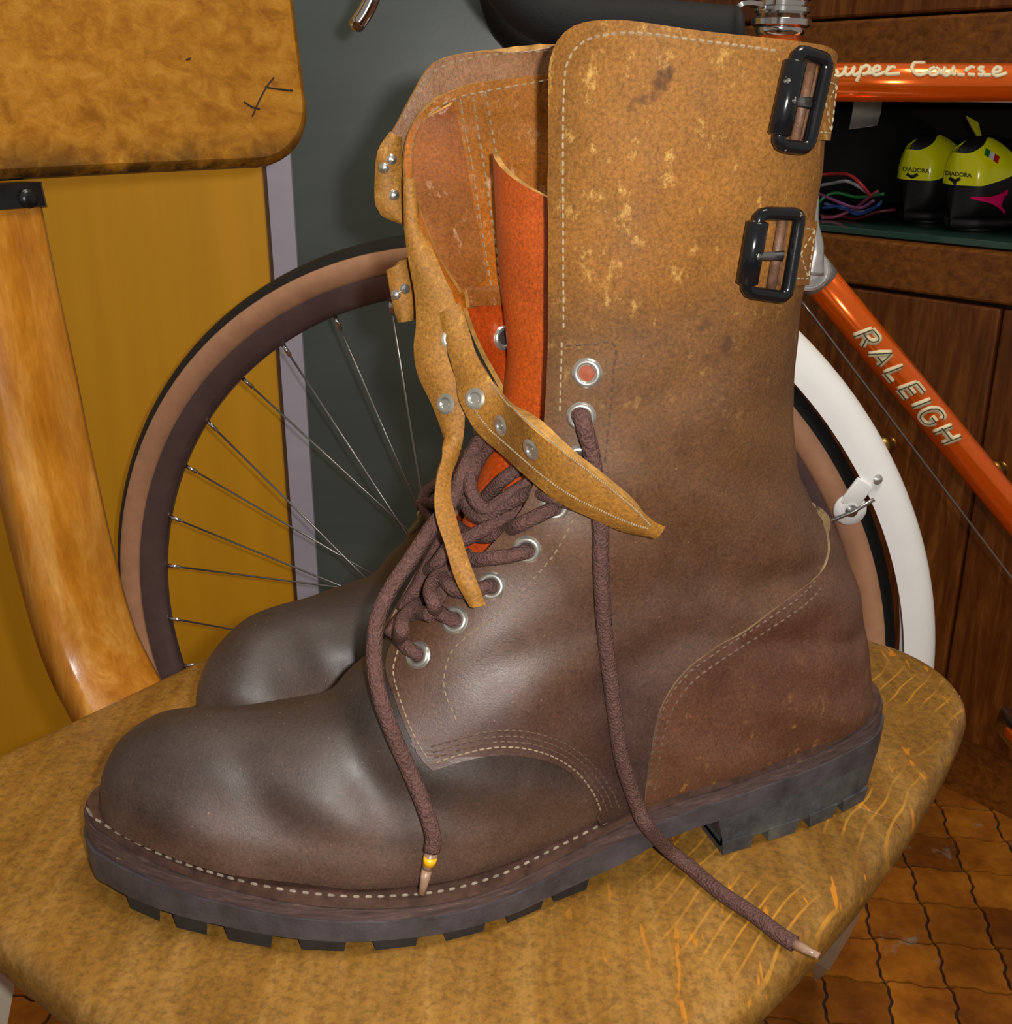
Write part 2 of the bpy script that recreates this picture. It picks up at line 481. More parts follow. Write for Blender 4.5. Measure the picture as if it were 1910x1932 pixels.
for i in range(-14, 22):
    for j in range(-4, 26):
        x = i * CELL * math.cos(TA) - j * CELL * math.sin(TA) + .02; y = i * CELL * math.sin(TA) + j * CELL * math.cos(TA) + .25
        if y > 1.35 or y < .2: continue
        px, py = proj((x, y, FLOOR))
        if (px > 1330 and px < 2150 and py > 1350 and py < 2150) or (px < 260 and px > -150 and py > 1680 and py < 2150):
            cells.append((x, y))
done_ = {(round(x, 5), round(y, 5)) for x, y in cells[:300]}
tg = G(); tv_ = [v.co.copy() for v in tme.vertices]; tf_ = [tuple(p.vertices) for p in tme.polygons]
for i in range(-26, 30):
    for j in range(-14, 30):
        x = i * CELL * math.cos(TA) - j * CELL * math.sin(TA) + .02; y = i * CELL * math.sin(TA) + j * CELL * math.cos(TA) + .25
        if (round(x, 5), round(y, 5)) in done_ or y > 1.9 or y < -.35: continue
        r_ = Matrix.Rotation(TA, 3, 'Z'); tg.add([r_ @ v + Vector((x, y, FLOOR + .0002)) for v in tv_], tf_)
tg.build('tiles', 'tile', floor, False)['kind'] = 'stuff'
for x, y in cells[:300]:
    o = bpy.data.objects.new('tile', tme); COL.objects.link(o); o.parent = floor
    o.location = (x, y, FLOOR + .0002 - 0); o.rotation_euler = (random.uniform(-.004, .004), random.uniform(-.004, .004), TA)
# ---- back wall: yellow panel, pale frame, dark grey panel
WY = 1.15
def wallmat(name, c, rough, var, streak, spec=.5):
    m = Mat(name, rough, 0, spec)
    k = m.noise(5, 4, .55, m.mapped(streak))
    cc = m.mix(1.0, c, m.ramp(k, [(.3, (1 - var, 1 - var, 1 - var, 1)), (.7, (1 + var, 1 + var, 1 + var, 1))]), 'MULTIPLY')
    m.color(cc); m.bump(m.noise(220, 2, .5), .05, .0005); return m.m
M['yellow'] = wallmat('ochre_laminate', lin(214, 154, 18), .5, .08, (6, 1, .4))
M['grey'] = wallmat('dark_grey_satin_panel', lin(80, 90, 86), .33, .18, (.6, 1, 3))
M['frame'] = plain('pale_grey_frame', lin(176, 172, 190), .5, 0, .06, 20, 0)
M['brownstrip'] = plain('brown_edging', lin(96, 66, 36), .5, 0, .2, 40, 0)
def slab(name, x0, x1, y0, y1, z0, z1, mat, bev=0.0):
    g = G(); g.add(*box(((x0 + x1) / 2, (y0 + y1) / 2, (z0 + z1) / 2), (1, 0, 0), (0, 1, 0), (0, 0, 1), abs(x1 - x0), abs(y1 - y0), abs(z1 - z0), bev))
    return g.build(name, mat, None, False)
xe = PY(497, 330, WY).x      # yellow panel edge, vertical
xf0 = PY(506, 330, WY).x; xf1 = PY(552, 330, WY).x
tag(slab('wall_left', -1.6, xe, WY, WY + .06, FLOOR, 2.0, 'yellow'), 'plain ochre yellow panel behind the chair', None, None, 'structure')
tag(slab('trim_1', xe, xf0, WY - .002, WY + .05, FLOOR, 2.0, 'brownstrip'), 'thin brown edging strip beside the yellow panel', None, None, 'structure')
tag(slab('trim_2', xf0, xf1, WY - .006, WY + .05, FLOOR, 2.0, 'frame'), 'pale grey upright frame strip between yellow and dark panels', None, None, 'structure')
tag(slab('wall_back', xf1, .105, WY, WY + .06, FLOOR, 2.0, 'grey'), 'dark grey satin panel behind the bicycle wheel', None, None, 'structure')
M['plaster'] = plain('dim_plaster', lin(120, 104, 84), .8, 0, .1, 8, .1)
tag(slab('wall_far', -1.8, 2.6, 2.35, 2.42, FLOOR, 2.2, 'plaster'), 'plain plaster wall at the back of the room', None, None, 'structure')

# ================================================================== CHAIR
CD = Vector((.6, .8, 0)); CE = Vector((.8, -.6, 0)); UZ = Vector((0, 0, 1))
def CH(d, e, z): return CD * d + CE * e + UZ * z
chair = thing('chair', 'worn wooden chair with a bentwood upright carrying both boots', 'chair', tuple(CH(.36, -.28, FLOOR)))
def rot_d(): return math.atan2(.8, .6)
def seatmat():
    m = Mat('worn_oak_seat', .40)
    co = m.mapped((10, 1.0, 10), (0, 0, -rot_d()))
    gr = m.noise(7, 6, .65, co, .8)
    c = m.ramp(gr, [(.28, lin(124, 83, 24)), (.5, lin(144, 104, 44)), (.72, lin(160, 121, 62))])
    c = m.mix(.75, c, m.ramp(m.noise(9, 7, .72), [(.3, (.52, .50, .44, 1)), (.68, (1.22, 1.2, 1.15, 1))]), 'MULTIPLY')
    sp = m.noise(330, 5, .75)
    c = m.mix(.65, c, m.ramp(sp, [(.33, (.30, .27, .22, 1)), (.58, (1.12, 1.1, 1.06, 1))]), 'MULTIPLY')
    f = m.ramp(m.noise(34, 7, .78, m.mapped((1, 1, 1), (0, 0, 0), (.3, 4, 2))), [(.60, (0, 0, 0, 1)), (.72, (.9, .9, .9, 1))])
    c = m.mix(f, c, lin(78, 54, 24))
    fl_ = m.ramp(m.noise(75, 2, .5, m.mapped((2.4, .6, 1), (0, 0, -rot_d() + .12), (1.7, .2, 0)), .6), [(.665, (0, 0, 0, 1)), (.70, (.7, .7, .7, 1))])
    area = m.rng(m.axis(0), .0, .10)
    c = m.mix(m.math('MULTIPLY', fl_, area), c, lin(206, 128, 22))
    wv = m.n('ShaderNodeTexWave'); m.l(m.mapped((1, 1, 1), (0, 0, -rot_d())), wv.inputs['Vector'])
    wv.bands_direction = 'Y'; wv.inputs['Scale'].default_value = 42; wv.inputs['Distortion'].default_value = 9; wv.inputs['Detail'].default_value = 2; wv.inputs['Detail Scale'].default_value = .35
    ln = m.ramp(wv.outputs['Fac'], [(.93, (0, 0, 0, 1)), (.985, (.55, .55, .55, 1))])
    ln = m.math('MULTIPLY', ln, m.ramp(m.noise(14, 3, .6, m.mapped((1, 1, 1), (0, 0, 0), (4, 1, 0))), [(.48, (0, 0, 0, 1)), (.60, (1, 1, 1, 1))]))
    c = m.mix(m.math('MULTIPLY', ln, area), c, lin(210, 146, 44))
    sc = m.ramp(m.noise(20, 3, .5, m.mapped((14, .5, 1), (0, 0, .8), (.5, .7, 0)), 1.2), [(.745, (0, 0, 0, 1)), (.765, (.6, .6, .6, 1))])
    c = m.mix(sc, c, lin(206, 170, 96))
    m.color(c); m.rough(m.rng(sp, .3, .7, .5, .34)); m.bump(m.math('ADD', gr, m.math('MULTIPLY', sp, .5)), .14, .0008)
    return m.m
M['seatwood'] = seatmat()
M['backwood'] = woodmat('beech_ply_backrest', lin(140, 86, 12), lin(172, 114, 24), lin(192, 136, 42), 1.6, (0, 0, -rot_d()), .38, .06, (.7, 8, 8), (lin(70, 44, 14), .735), blotch=.22, grime=(.750, .770))
M['bentwood'] = woodmat('bent_beech_upright', lin(160, 96, 18), lin(184, 120, 34), lin(206, 152, 70), 1.2, (0, 0, -rot_d()), .30, .10, (7, 7, 1), (lin(110, 74, 30), .68))
M['bracket'] = plain('black_metal_bracket', lin(28, 28, 30), .3, .3, .2)
M['legmetal'] = plain('pale_grey_enamel_leg', lin(196, 186, 168), .45, 0, .08, 30)
# seat outline in (d, e), rounded corners
def rrect(d0, d1, e0, e1, radii, n=10):
    out = []
    for (cx, cy, a0, r) in ((d1, e1, 0, radii[0]), (d0, e1, 90, radii[1]), (d0, e0, 180, radii[2]), (d1, e0, 270, radii[3])):
        sx = -1 if cx == d1 else 1; sy = -1 if cy == e1 else 1
        for k in range(n + 1):
            a = math.radians(a0 + 90 * k / n); out.append((cx + sx * r + r * math.cos(a), cy + sy * r + r * math.sin(a)))
    return out
SEAT = [(d, e - (.55 * (d - .42) ** 2 if e > -.2 else 0)) for d, e in rrect(.147, .574, -.457, -.1000, (.055, .05, .03, .05), 24)]
def dens_(P):
    o = []
    for i in range(len(P)):
        a, b = P[i], P[(i + 1) % len(P)]; k = max(1, int(math.hypot(b[0] - a[0], b[1] - a[1]) / .02))
        for t in range(k):
            d = a[0] + (b[0] - a[0]) * t / k; e = a[1] + (b[1] - a[1]) * t / k
            if k > 1 and a[1] > -.2 and b[1] > -.2: e = -.1000 - .55 * (d - .42) ** 2
            o.append((d, e))
    return o
SEAT = dens_(SEAT)
TH = .024
def seat_board(d0, d1, name):
    # clip outline to d0..d1
    P = SEAT; out = []
    for lo, val in ((True, d0), (False, d1)):
        src = P if lo else out; res = []
        for i in range(len(src)):
            a, b = src[i], src[(i + 1) % len(src)]
            ia = a[0] >= val if lo else a[0] <= val; ib = b[0] >= val if lo else b[0] <= val
            if ia: res.append(a)
            if ia != ib:
                t = (val - a[0]) / (b[0] - a[0]); res.append((val, a[1] + t * (b[1] - a[1])))
        out = res
    n = len(out); v = []; f = []
    cx, cy = .36, -.28
    edge = lambda p: not (abs(p[0] - d0) < 1e-6 or abs(p[0] - d1) < 1e-6)
    rings = [(0, -.010), (.0004, -.014), (.0, -.008), (.0012, -.0042), (.0035, -.0016), (.0070, -.0004), (.011, 0)]
    rings = [(.008, -TH), (.003, -TH + .002), (.0006, -TH + .007), (.0, -.010), (.0010, -.0048), (.0032, -.0019), (.0065, -.0005), (.011, 0)]
    for ins, z in rings:
        for p in out:
            # inset towards the centre box, but not across the joint
            dx = 0 if not edge(p) else (p[0] - cx); dy = p[1] - cy
            q = [p[0], p[1]]
            kx = max(0, abs(p[0] - cx) - (.219 - .055)) / .055; ky = max(0, abs(p[1] - cy) - (.1805 - .055)) / .055
            L = math.hypot(kx, ky) or 1
            if edge(p) : q[0] -= math.copysign(ins * kx / L, p[0] - cx)
            q[1] -= math.copysign(ins * ky / L, p[1] - cy)
            if not edge(p): q[0] += (.0003 if abs(p[0] - d0) < 1e-6 else -.0003) * (2.2 if ins > .010 else 1)
            v.append(CH(q[0], q[1], z))
    R = len(rings)
    for r in range(R - 1):
        for i in range(n): f.append((r * n + i, r * n + (i + 1) % n, (r + 1) * n + (i + 1) % n, (r + 1) * n + i))
    f.append(tuple(range((R - 1) * n, R * n))); f.append(tuple(reversed(range(n))))
    g = G(); g.add(v, f); return g.build(name, 'seatwood', chair, True, sharp=30)
seat_board(.100, .412, 'seat_board'); seat_board(.412, .62, 'seat_board')
# backrest, gently curved
def backrest():
    n, m = 40, 14; d0, d1, z0, z1, r = .100, .472, .247, .43, .032
    th = .019; v = []; f = []
    def e_at(d): return -.524 + .030 * ((d - .285) / .2) ** 2
    # outline rounded rect in (d, z)
    pts = []
    for (cx, cz, a0) in ((d1 - r, z1 - r, 0), (d0 + r, z1 - r, 90), (d0 + r, z0 + r, 180), (d1 - r, z0 + r, 270)):
        for k in range(9):
            a = math.radians(a0 + 90 * k / 8); pts.append((cx + r * math.cos(a), cz + r * math.sin(a)))
    # densify
    D = []
    for i in range(len(pts)):
        a, b = pts[i], pts[(i + 1) % len(pts)]; k = max(1, int(math.hypot(b[0] - a[0], b[1] - a[1]) / .02))
        D += [(a[0] + (b[0] - a[0]) * t / k, a[1] + (b[1] - a[1]) * t / k) for t in range(k)]
    N = len(D); cx, cz = (d0 + d1) / 2, (z0 + z1) / 2
    def lean(z): return -.10 * (z - .25)
    rings = []
    for ins, q in ((.006, -th / 2), (.0015, -th * .32), (0, 0), (.0015, th * .32), (.006, th / 2)):
        sx_, sz_ = (d1 - d0 - 2 * ins) / (d1 - d0), (z1 - z0 - 2 * ins) / (z1 - z0)
        rings.append([(cx + (p[0] - cx) * sx_, cz + (p[1] - cz) * sz_, q) for p in D])
    for R_ in rings:
        for d, z, q in R_: v.append(CH(d, e_at(d) + q + lean(z), z))
    for r_ in range(len(rings) - 1):
        for i in range(N): f.append((r_ * N + i, r_ * N + (i + 1) % N, (r_ + 1) * N + (i + 1) % N, (r_ + 1) * N + i))
    for base, R_ in ((0, rings[0]), ((len(rings) - 1) * N, rings[-1])):
        inn = [Vector((d0 + .025 + i * .0155, z0 + .025 + j * .0165)) for i in range(22) for j in range(9)]
        vv, ee, ff, *_ = delaunay_2d_cdt([Vector((p[0], p[1])) for p in R_] + inn, [], [list(range(N))], 1, 1e-7)
        k0 = len(v); q = R_[0][2]
        v += [CH(p.x, e_at(p.x) + q + lean(p.y), p.y) for p in vv]
        f += [tuple(k0 + i for i in t) for t in ff]
    g = G(); g.add(v, f); return g.build('backrest', 'backwood', chair, True)
br = backrest()
_brb = BVHTree.FromPolygons([p.co + base_of(chair) for p in br.data.vertices], [tuple(p.vertices) for p in br.data.polygons])
M['pencil'] = plain('dark_scratch', lin(44, 30, 16), .7)
for ln in ([(517, 146), (503, 164), (488, 192), (476, 220)], [(460, 192), (476, 202), (490, 206)], [(500, 164), (525, 168), (552, 171)], [(351, 113), (360, 110)]):
    P = []
    for p in catmull([(x, y, 0) for x, y in ln], 14):
        h, n, _, _ = _brb.ray_cast(EYE, ray(p[0], p[1]).normalized())
        if h is not None: P.append(h + n * (.00005 if n.dot(ray(p[0], p[1])) < 0 else -.00005))
    gsc = G()
    if len(P) > 1: gsc.add(*tube(P, .0005, 6)); gsc.build('scratch', 'pencil', br)
# bent upright: profile in the (e, z) plane found from the right edge of its front face
def eplane(x, y, d): p = on_plane(x, y, CD * d, CD); return p.dot(CE), p.z
prof = [eplane(x, y, .3076) for x, y in [(305, 1268), (262, 1180), (226, 1050), (184, 860), (152, 700), (118, 540), (98, 440), (84, 370)]]
prof = [(-.440, -.020)] + prof[0:]
prof = catmull([(a, b, 0) for a, b in prof], 48)
def upright(d0, d1, th, prof, name, mat):
    g = G(); n = len(prof); v = []; f = []
    for i, p in enumerate(prof):
        q0, q1 = prof[max(i - 1, 0)], prof[min(i + 1, n - 1)]; t = np.array([q1[0] - q0[0], q1[1] - q0[1]]); t /= np.linalg.norm(t)
        nb = np.array([-t[1], t[0]])        # towards the back
        if nb[0] > 0: nb = -nb
        b = .004
        for d, k in ((d0 + b, 0), (d1 - b, 0), (d1, b), (d1, th - b), (d1 - b, th), (d0 + b, th), (d0, th - b), (d0, b)):
            e, z = p[0] + nb[0] * k, p[1] + nb[1] * k; v.append(CH(d, e, z))
    for i in range(n - 1):
        for k in range(8): f.append((i * 8 + k, i * 8 + (k + 1) % 8, (i + 1) * 8 + (k + 1) % 8, (i + 1) * 8 + k))
    f.append(tuple(reversed(range(8)))); f.append(tuple(range((n - 1) * 8, n * 8)))
    g.add(v, f); return g.build(name, mat, chair, True, sharp=60)
upright(.262, .3076, .024, prof, 'upright', 'bentwood')
# black bracket joining upright and backrest
pt = prof[-6:]
bp = [eplane(x, y, .3085) for x, y in [(92, 388), (88, 372), (84, 356), (82, 343)]]
bp = [(a + .0016, b, 0) for a, b in bp]
upright(.2605, .3092, .0275, bp, 'bracket', 'bracket')
for z, d in ((bp[1][1], .275), (bp[1][1], .298)):
    g = G(); g.add(*lathe([(.0045, 0), (.0042, .0012), (.002, .0018), (.00001, .0019)], CH(d, bp[1][0] + .0002, z), CE, 14)); g.build('screw', 'bracket', chair)
# tapered legs
def leg(top, foot, w0, w1):
    top, foot = Vector(top), Vector(foot); ax = (foot - top).normalized(); u = CD - ax * CD.dot(ax); u.normalize(); w = ax.cross(u)
    v = []; st_ = ((top, w0), (top.lerp(foot, .80), w0 * .78), (top.lerp(foot, .985), w1), (foot, w1))
    for p, k in st_:
        for a, b in ((-1, -1), (1, -1), (1, 1), (-1, 1)): v.append(p + u * a * k / 2 + w * b * k * .28)
    f = [(3, 2, 1, 0), (12, 13, 14, 15)]
    for i in range(3):
        for q in range(4): f.append((i * 4 + q, i * 4 + (q + 1) % 4, i * 4 + 4 + (q + 1) % 4, i * 4 + 4 + q))
    g = G(); g.add(v, f); return g.build('leg', 'legmetal', chair, False)
ft = PZ(1541, 1846, FLOOR)
leg(CH(.545, -.135, -TH), ft, .046, .006)
leg(CH(.178, -.135, -TH), CH(.10, -.02, FLOOR), .046, .006)
leg(CH(.545, -.42, -TH), CH(.60, -.56, FLOOR), .046, .006)
leg(CH(.178, -.42, -TH), CH(.12, -.56, FLOOR), .046, .006)

# ================================================================== BICYCLE
BY = .897
HUB = Vector((-.0262, .8692, -.157)); WYAW = math.radians(-14.3)
WX, WN = Vector((math.cos(WYAW), math.sin(WYAW), 0)), Vector((-math.sin(WYAW), math.cos(WYAW), 0))
def wl(x, y, z): return HUB + WX * x + WN * y + Vector((0, 0, z))
bike = thing('bicycle', 'orange road bicycle with white mudguard leaning behind the chair', 'bicycle', (HUB.x, HUB.y, FLOOR))
def enam(name, c, rough=.18):
    m = Mat(name, rough, .55, .6)
    m.color(m.mix(m.noise(600, 2, .5), c, tuple(min(1, x * 1.35) for x in c[:3]) + (1,)))
    m.b.inputs['Coat Weight'].default_value = .6; m.b.inputs['Coat Roughness'].default_value = .08; return m.m
M['orange'] = enam('metallic_orange_enamel', lin(244, 98, 4))
M['cream'] = plain('cream_lettering', lin(226, 214, 176), .5, 0, .05, 30, 0)
M['inline'] = plain('dark_lettering_line', lin(70, 70, 50), .6, 0, .05, 30, 0)
M['tread'] = plain('black_tyre_tread', lin(24, 26, 28), .6, 0, .3, 200, .4, 700)
M['gumwall'] = plain('tan_tyre_sidewall', lin(196, 146, 112), .65, 0, .12, 60, .2)
M['rim'] = plain('dull_grey_rim', lin(124, 106, 108), .35, .6, .2, 30, .05)
M['white'] = plain('white_mudguard_plastic', lin(248, 250, 252), .3, 0, .04, 20, 0)
M['tape'] = plain('black_bar_tape', lin(13, 14, 17), .75, 0, .3, 200, .6, 900)
M['rubberblack'] = plain('black_rubber', lin(26, 26, 28), .6)
wheel = None
def wheelpart(name, prof, mat, parent, seg=144, a0=None, a1=None):
    """prof: closed section (radius, y offset)"""
    v = []; f = []; n = len(prof); full = a0 is None
    A = [2 * math.pi * k / seg for k in range(seg)] if full else [a0 + (a1 - a0) * k / seg for k in range(seg + 1)]
    for a in A:
        for r, h in prof: v.append(wl(math.cos(a) * r, h, math.sin(a) * r))
    for i in range(len(A) if full else len(A) - 1):
        j = (i + 1) % len(A)
        for k in range(n): f.append((i * n + k, i * n + (k + 1) % n, j * n + (k + 1) % n, j * n + k))
    if not full: f.append(tuple(reversed(range(n)))); f.append(tuple(range((len(A) - 1) * n, len(A) * n)))
    g = G(); g.add(v, f); return g.build(name, mat, parent, True, sharp=50)
we = bpy.data.objects.new('front_wheel', None); COL.objects.link(we); we.parent = bike; we.location = (0, 0, HUB.z - FLOOR)
RT, rt = .3305, .0145
def arc(a0, a1, n, k=1.0): return [(RT + rt * k * math.cos(math.radians(a0 + (a1 - a0) * i / n)), rt * k * math.sin(math.radians(a0 + (a1 - a0) * i / n))) for i in range(n + 1)]
wheelpart('tyre_sidewall', arc(-160, 160, 20), 'gumwall', we)
wheelpart('tyre_tread', arc(-62, 62, 12, 1.03) + list(reversed(arc(-60, 60, 12, .9))), 'tread', we)
wheelpart('rim', [(.3185, -.0108), (.3185, .0108), (.304, .0088), (.2985, .004), (.2985, -.004), (.304, -.0088)], 'rim', we)
g = G(); g.add(*lathe([(.006, -.05), (.006, -.036), (.019, -.034), (.019, -.030), (.009, -.026), (.009, .026), (.019, .030), (.019, .034), (.006, .036), (.006, .05)], HUB, WN, 28)); g.build('hub', 'alu', we, True, sharp=40)
for k in range(36):
    a = 2 * math.pi * (k + .30) / 36; sd = 1 if k % 2 else -1; tw = (1 if (k // 2) % 2 else -1) * math.radians(62)
    p1 = wl(math.cos(a) * .2990, sd * .002, math.sin(a) * .2990); p0 = wl(math.cos(a + tw) * .0175, sd * .031, math.sin(a + tw) * .0175)
    d = (p0 - p1).normalized(); g = G(); g.add(*tube([p0, p1], .0010, 6)); sp = g.build('spoke', 'steel', we)
    g = G(); g.add(*tube([p1 - d * .001, p1 + d * .012], .0018, 8)); g.build('nipple', 'chrome', we)
# mudguard over the rear of the front wheel
mg = []
for i in range(13):
    a = math.radians(-82 + 164 * i / 12); mg.append((.344 + .031 * max(0.0, math.cos(a)) ** .8, .0235 * math.sin(a)))
mgi = [(r - .0016 if abs(h) < .022 else r, h * .93) for r, h in reversed(mg)]
mud = wheelpart('mudguard', mg + mgi, 'white', bike, 90, math.radians(-62), math.radians(82))
def wpt(x, y, Y): return on_plane(x, y, HUB - WN * (BY - Y), WN)
c0 = wpt(1605, 962, BY - .026)
g = G(); g.add(*lathe([(.00001, -.003), (.0115, -.003), (.0125, -.001), (.0115, .001), (.006, .0018), (.004, .0018)], c0, (0, -1, 0), 22)); clip = g.build('stay_clip', 'white', mud)
g = G(); g.add(*box(wpt(1616, 932, BY - .025), Vector((.85, 0, -.53)), (0, 1, 0), Vector((.53, 0, .85)), .014, .004, .022, .001)); g.build('stay_clip', 'white', mud)
g = G(); g.add(*lathe([(.0048, 0), (.0035, .001), (.00001, .0012)], c0 + Vector((0, -.003, 0)), (0, -1, 0), 14)); g.build('stay_bolt', 'steel', mud)
g = G(); g.add(*tube([wpt(1650, 942, BY - .030), c0 + Vector((0, -.005, 0)), wl(.02, -.05, .01)], .0016, 8)); g.build('mudguard_stay', 'steel', mud)
g = G(); g.add(*lathe([(.004, 0), (.003, .0014), (.00001, .0018)], wpt(1657, 905, BY - .0225), (.3, -1, .1), 14)); g.build('rivet', 'alu', mud)
# frame
def frame_tube(name, p, q, r, parent=None, mat='orange', seg=28):
    g = G(); p, q = Vector(p), Vector(q); g.add(*tube([p.lerp(q, t) for t in (0, .25, .5, .75, 1)], r, seg)); return g.build(name, mat, parent or bike)
ht0 = PY(1472, 62, BY); ht1 = PY(1436, 398, BY); hd = (ht1 - ht0).normalized()
ttp = PY(1500, 145, BY); ttq = PY(1910, 149, BY); ttd = (ttq - ttp).normalized()
ttend = ttp + ttd * .56
dtp = PY(1569, 555, BY); dtq = PY(1910, 966, BY); dtd = (dtq - dtp).normalized()
dt0 = PY(1452, 412, BY); BB = dt0 + dtd * .62
top_tube = frame_tube('top_tube', ht0 + hd * .034, ttend, .0138)
down_tube = frame_tube('down_tube', dt0, BB, .0140)
# recompute the down tube along its measured line
head_tube = frame_tube('head_tube', ht0, ht1, .0165)
frame_tube('seat_tube', ttend + Vector((.03, 0, .06)), BB, .0140)
# headset and steering
def cup(name, c, prof, mat='chrome', par=None): g = G(); g.add(*lathe(prof, c, -hd, 32)); return g.build(name, mat, par or bike, True, sharp=45)
cup('headset', ht0, [(.0165, -.002), (.0180, .0), (.0180, .003), (.0215, .005), (.0220, .009), (.0195, .011), (.0180, .0125), (.0205, .014), (.0205, .017), (.0185, .018), (.0185, .021), (.0205, .022), (.0205, .029), (.0175, .030), (.0140, .033), (.0140, .06)])
cup('headset', ht1 + hd * .012, [(.0170, .014), (.0210, .010), (.0210, .004), (.0175, .0)])
stem_top = ht0 - hd * .085
g = G(); g.add(*tube([ht0 - hd * .03, stem_top], .0112, 18)); g.build('stem', 'chrome', bike)
barc = stem_top + Vector((-.085, 0, .012))
g = G(); g.add(*tube([stem_top - hd * -.012, stem_top + Vector((-.04, 0, .010)), barc], .0125, 16)); g.build('stem_arm', 'chrome', bike)
# drop bar: near side comes towards the viewer, forward and down, then back
NYB = BY - .195
lowp = [PY(1378, 66, NYB), PY(1290, 58, NYB), PY(1190, 48, NYB), PY(1090, 42, NYB), PY(1020, 22, NYB), PY(965, -25, NYB), PY(930, -100, NYB)]
fw = lowp[-1]
bar = [barc, barc + Vector((0, -.08, 0)), barc + Vector((-.005, -.15, .002)), barc + Vector((-.035, -.19, .0)), Vector((fw.x + .02, NYB, fw.z + .075)), Vector((fw.x - .002, NYB, fw.z + .03))] + lowp[::-1]
g = G(); g.add(*tube(catmull(bar, 90), .0155, 18)); hb = g.build('handlebar', 'tape', bike)
bar2 = [Vector((p.x, 2 * BY - p.y, p.z)) for p in bar]
g = G(); g.add(*tube(catmull(bar2, 80), .0155, 14)); g.build('handlebar', 'tape', bike)
g = G(); g.add(*lathe([(.0152, 0), (.0158, .003), (.012, .006), (.00001, .0065)], lowp[0], (1, 0, -.02), 20)); g.build('bar_end', 'rubberblack', hb)
g = G(); g.add(*tube(catmull([PY(716, -120, NYB), PY(712, -50, NYB), PY(704, -10, NYB), PY(690, 22, NYB), PY(674, 46, NYB)], 24), [.0052] * 19 + [.0050, .0045, .004, .0034, .0028][:5] if False else .0046, 12, flat=None)); g.build('brake_lever', 'chrome', hb)
g = G(); g.add(*lathe([(.0046, 0), (.004, .0022), (.002, .0036), (.00001, .0040)], PY(674, 46, NYB), (PY(674, 46, NYB) - PY(690, 22, NYB)), 12)); g.build('brake_lever_tip', 'chrome', hb)
# cream hood glimpse and second cable above the bar
g = G(); g.add(*lathe([(.00001, -.006), (.011, -.004), (.0135, .004), (.0125, .02), (.008, .03), (.00001, .032)], PY(1168, 2, BY + .10), (.05, 0, 1), 18)); g.build('lever_hood', 'cream', bike)
# chrome cable hanger in front of the headset
hg = [PY(1380, 70, BY - .03), PY(1382, 36, BY - .03), PY(1392, 12, BY - .03), PY(1412, 6, BY - .03), PY(1440, 10, BY - .02)]
v, f, m_ = sheet(lofted([p + Vector((0, -.006, 0)) for p in hg], [p + Vector((0, .012, 0)) for p in hg], 16, 4, 0), .0030)
obj('cable_hanger', v, f, 'chrome', bike, True)
# fork
cr_ = ht1 + hd * .014
g = G(); g.add(*box(cr_ + hd * .012, (1, 0, 0), (0, 1, 0), (0, 0, 1), .030, .075, .022, .006)); g.build('fork_crown', 'chrome', bike)
for sd in (-1, 1):
    a = cr_ + Vector((0, sd * .032, -.012)); b = wl(0, sd * .050, 0); m1 = a.lerp(b, .6) + Vector((.028, 0, .0)); 
    P = catmull([a, a.lerp(m1, .5) + Vector((.003, 0, 0)), m1, b], 26)
    g = G(); g.add(*tube(P, list(np.linspace(.0115, .006, len(P))), 14)); g.build('fork_blade', 'orange', bike)
# bottom bracket, crank and pedal
g = G(); g.add(*lathe([(.0195, -.034), (.0195, .034)], BB, (0, 1, 0), 24)); g.build('bottom_bracket', 'orange', bike)
PEDC = PY(1958, 1402, BY - .085)
g = G(); g.add(*tube([BB + Vector((0, -.05, 0)), PEDC + Vector((.0, .035, 0))], [.011, .008], 12)); g.build('crank', 'chrome', bike)
g = G(); g.add(*box(PEDC, (1, 0, -.2), (0, 1, 0), (.2, 0, 1), .040, .075, .022, .003)); pd = g.build('pedal', 'chrome', bike)
g = G(); g.add(*box(PEDC + Vector((-.021, 0, .0035)), (1, 0, -.2), (0, 1, 0), (.2, 0, 1), .003, .030, .007, .001)); g.build('pedal_reflector', 'orange', pd)
# down-tube shifter
boss = PY(1528, 512, BY - .034)
g = G(); g.add(*lathe([(.0150, -.016), (.0150, .002), (.0145, .004), (.0125, .0048), (.0125, .0042), (.0115, .0042), (.0110, .0060), (.006, .0066), (.006, .0056), (.00001, .0056)], boss, (-.05, -1, .1), 36)); sh = g.build('shifter', 'alu', bike, True, sharp=30)
P = catmull([boss + Vector((0, -.002, 0)), PY(1540, 468, BY - .038), PY(1535, 420, BY - .040), PY(1538, 360, BY - .042), PY(1543, 314, BY - .043)], 24)
g = G(); g.add(*tube(P, list(np.interp(np.linspace(0, 1, len(P)), [0, .2, .5, .9, 1], [.011, .0065, .0042, .0030, .0016])), 12)); g.build('shift_lever', 'alu', sh)
g = G(); bc_ = PY(1536, 516, BY); g.add(*tube([bc_ - dtd * .010, bc_ + dtd * .010], .0152, 26)); g.build('shifter_band', 'alu', sh)
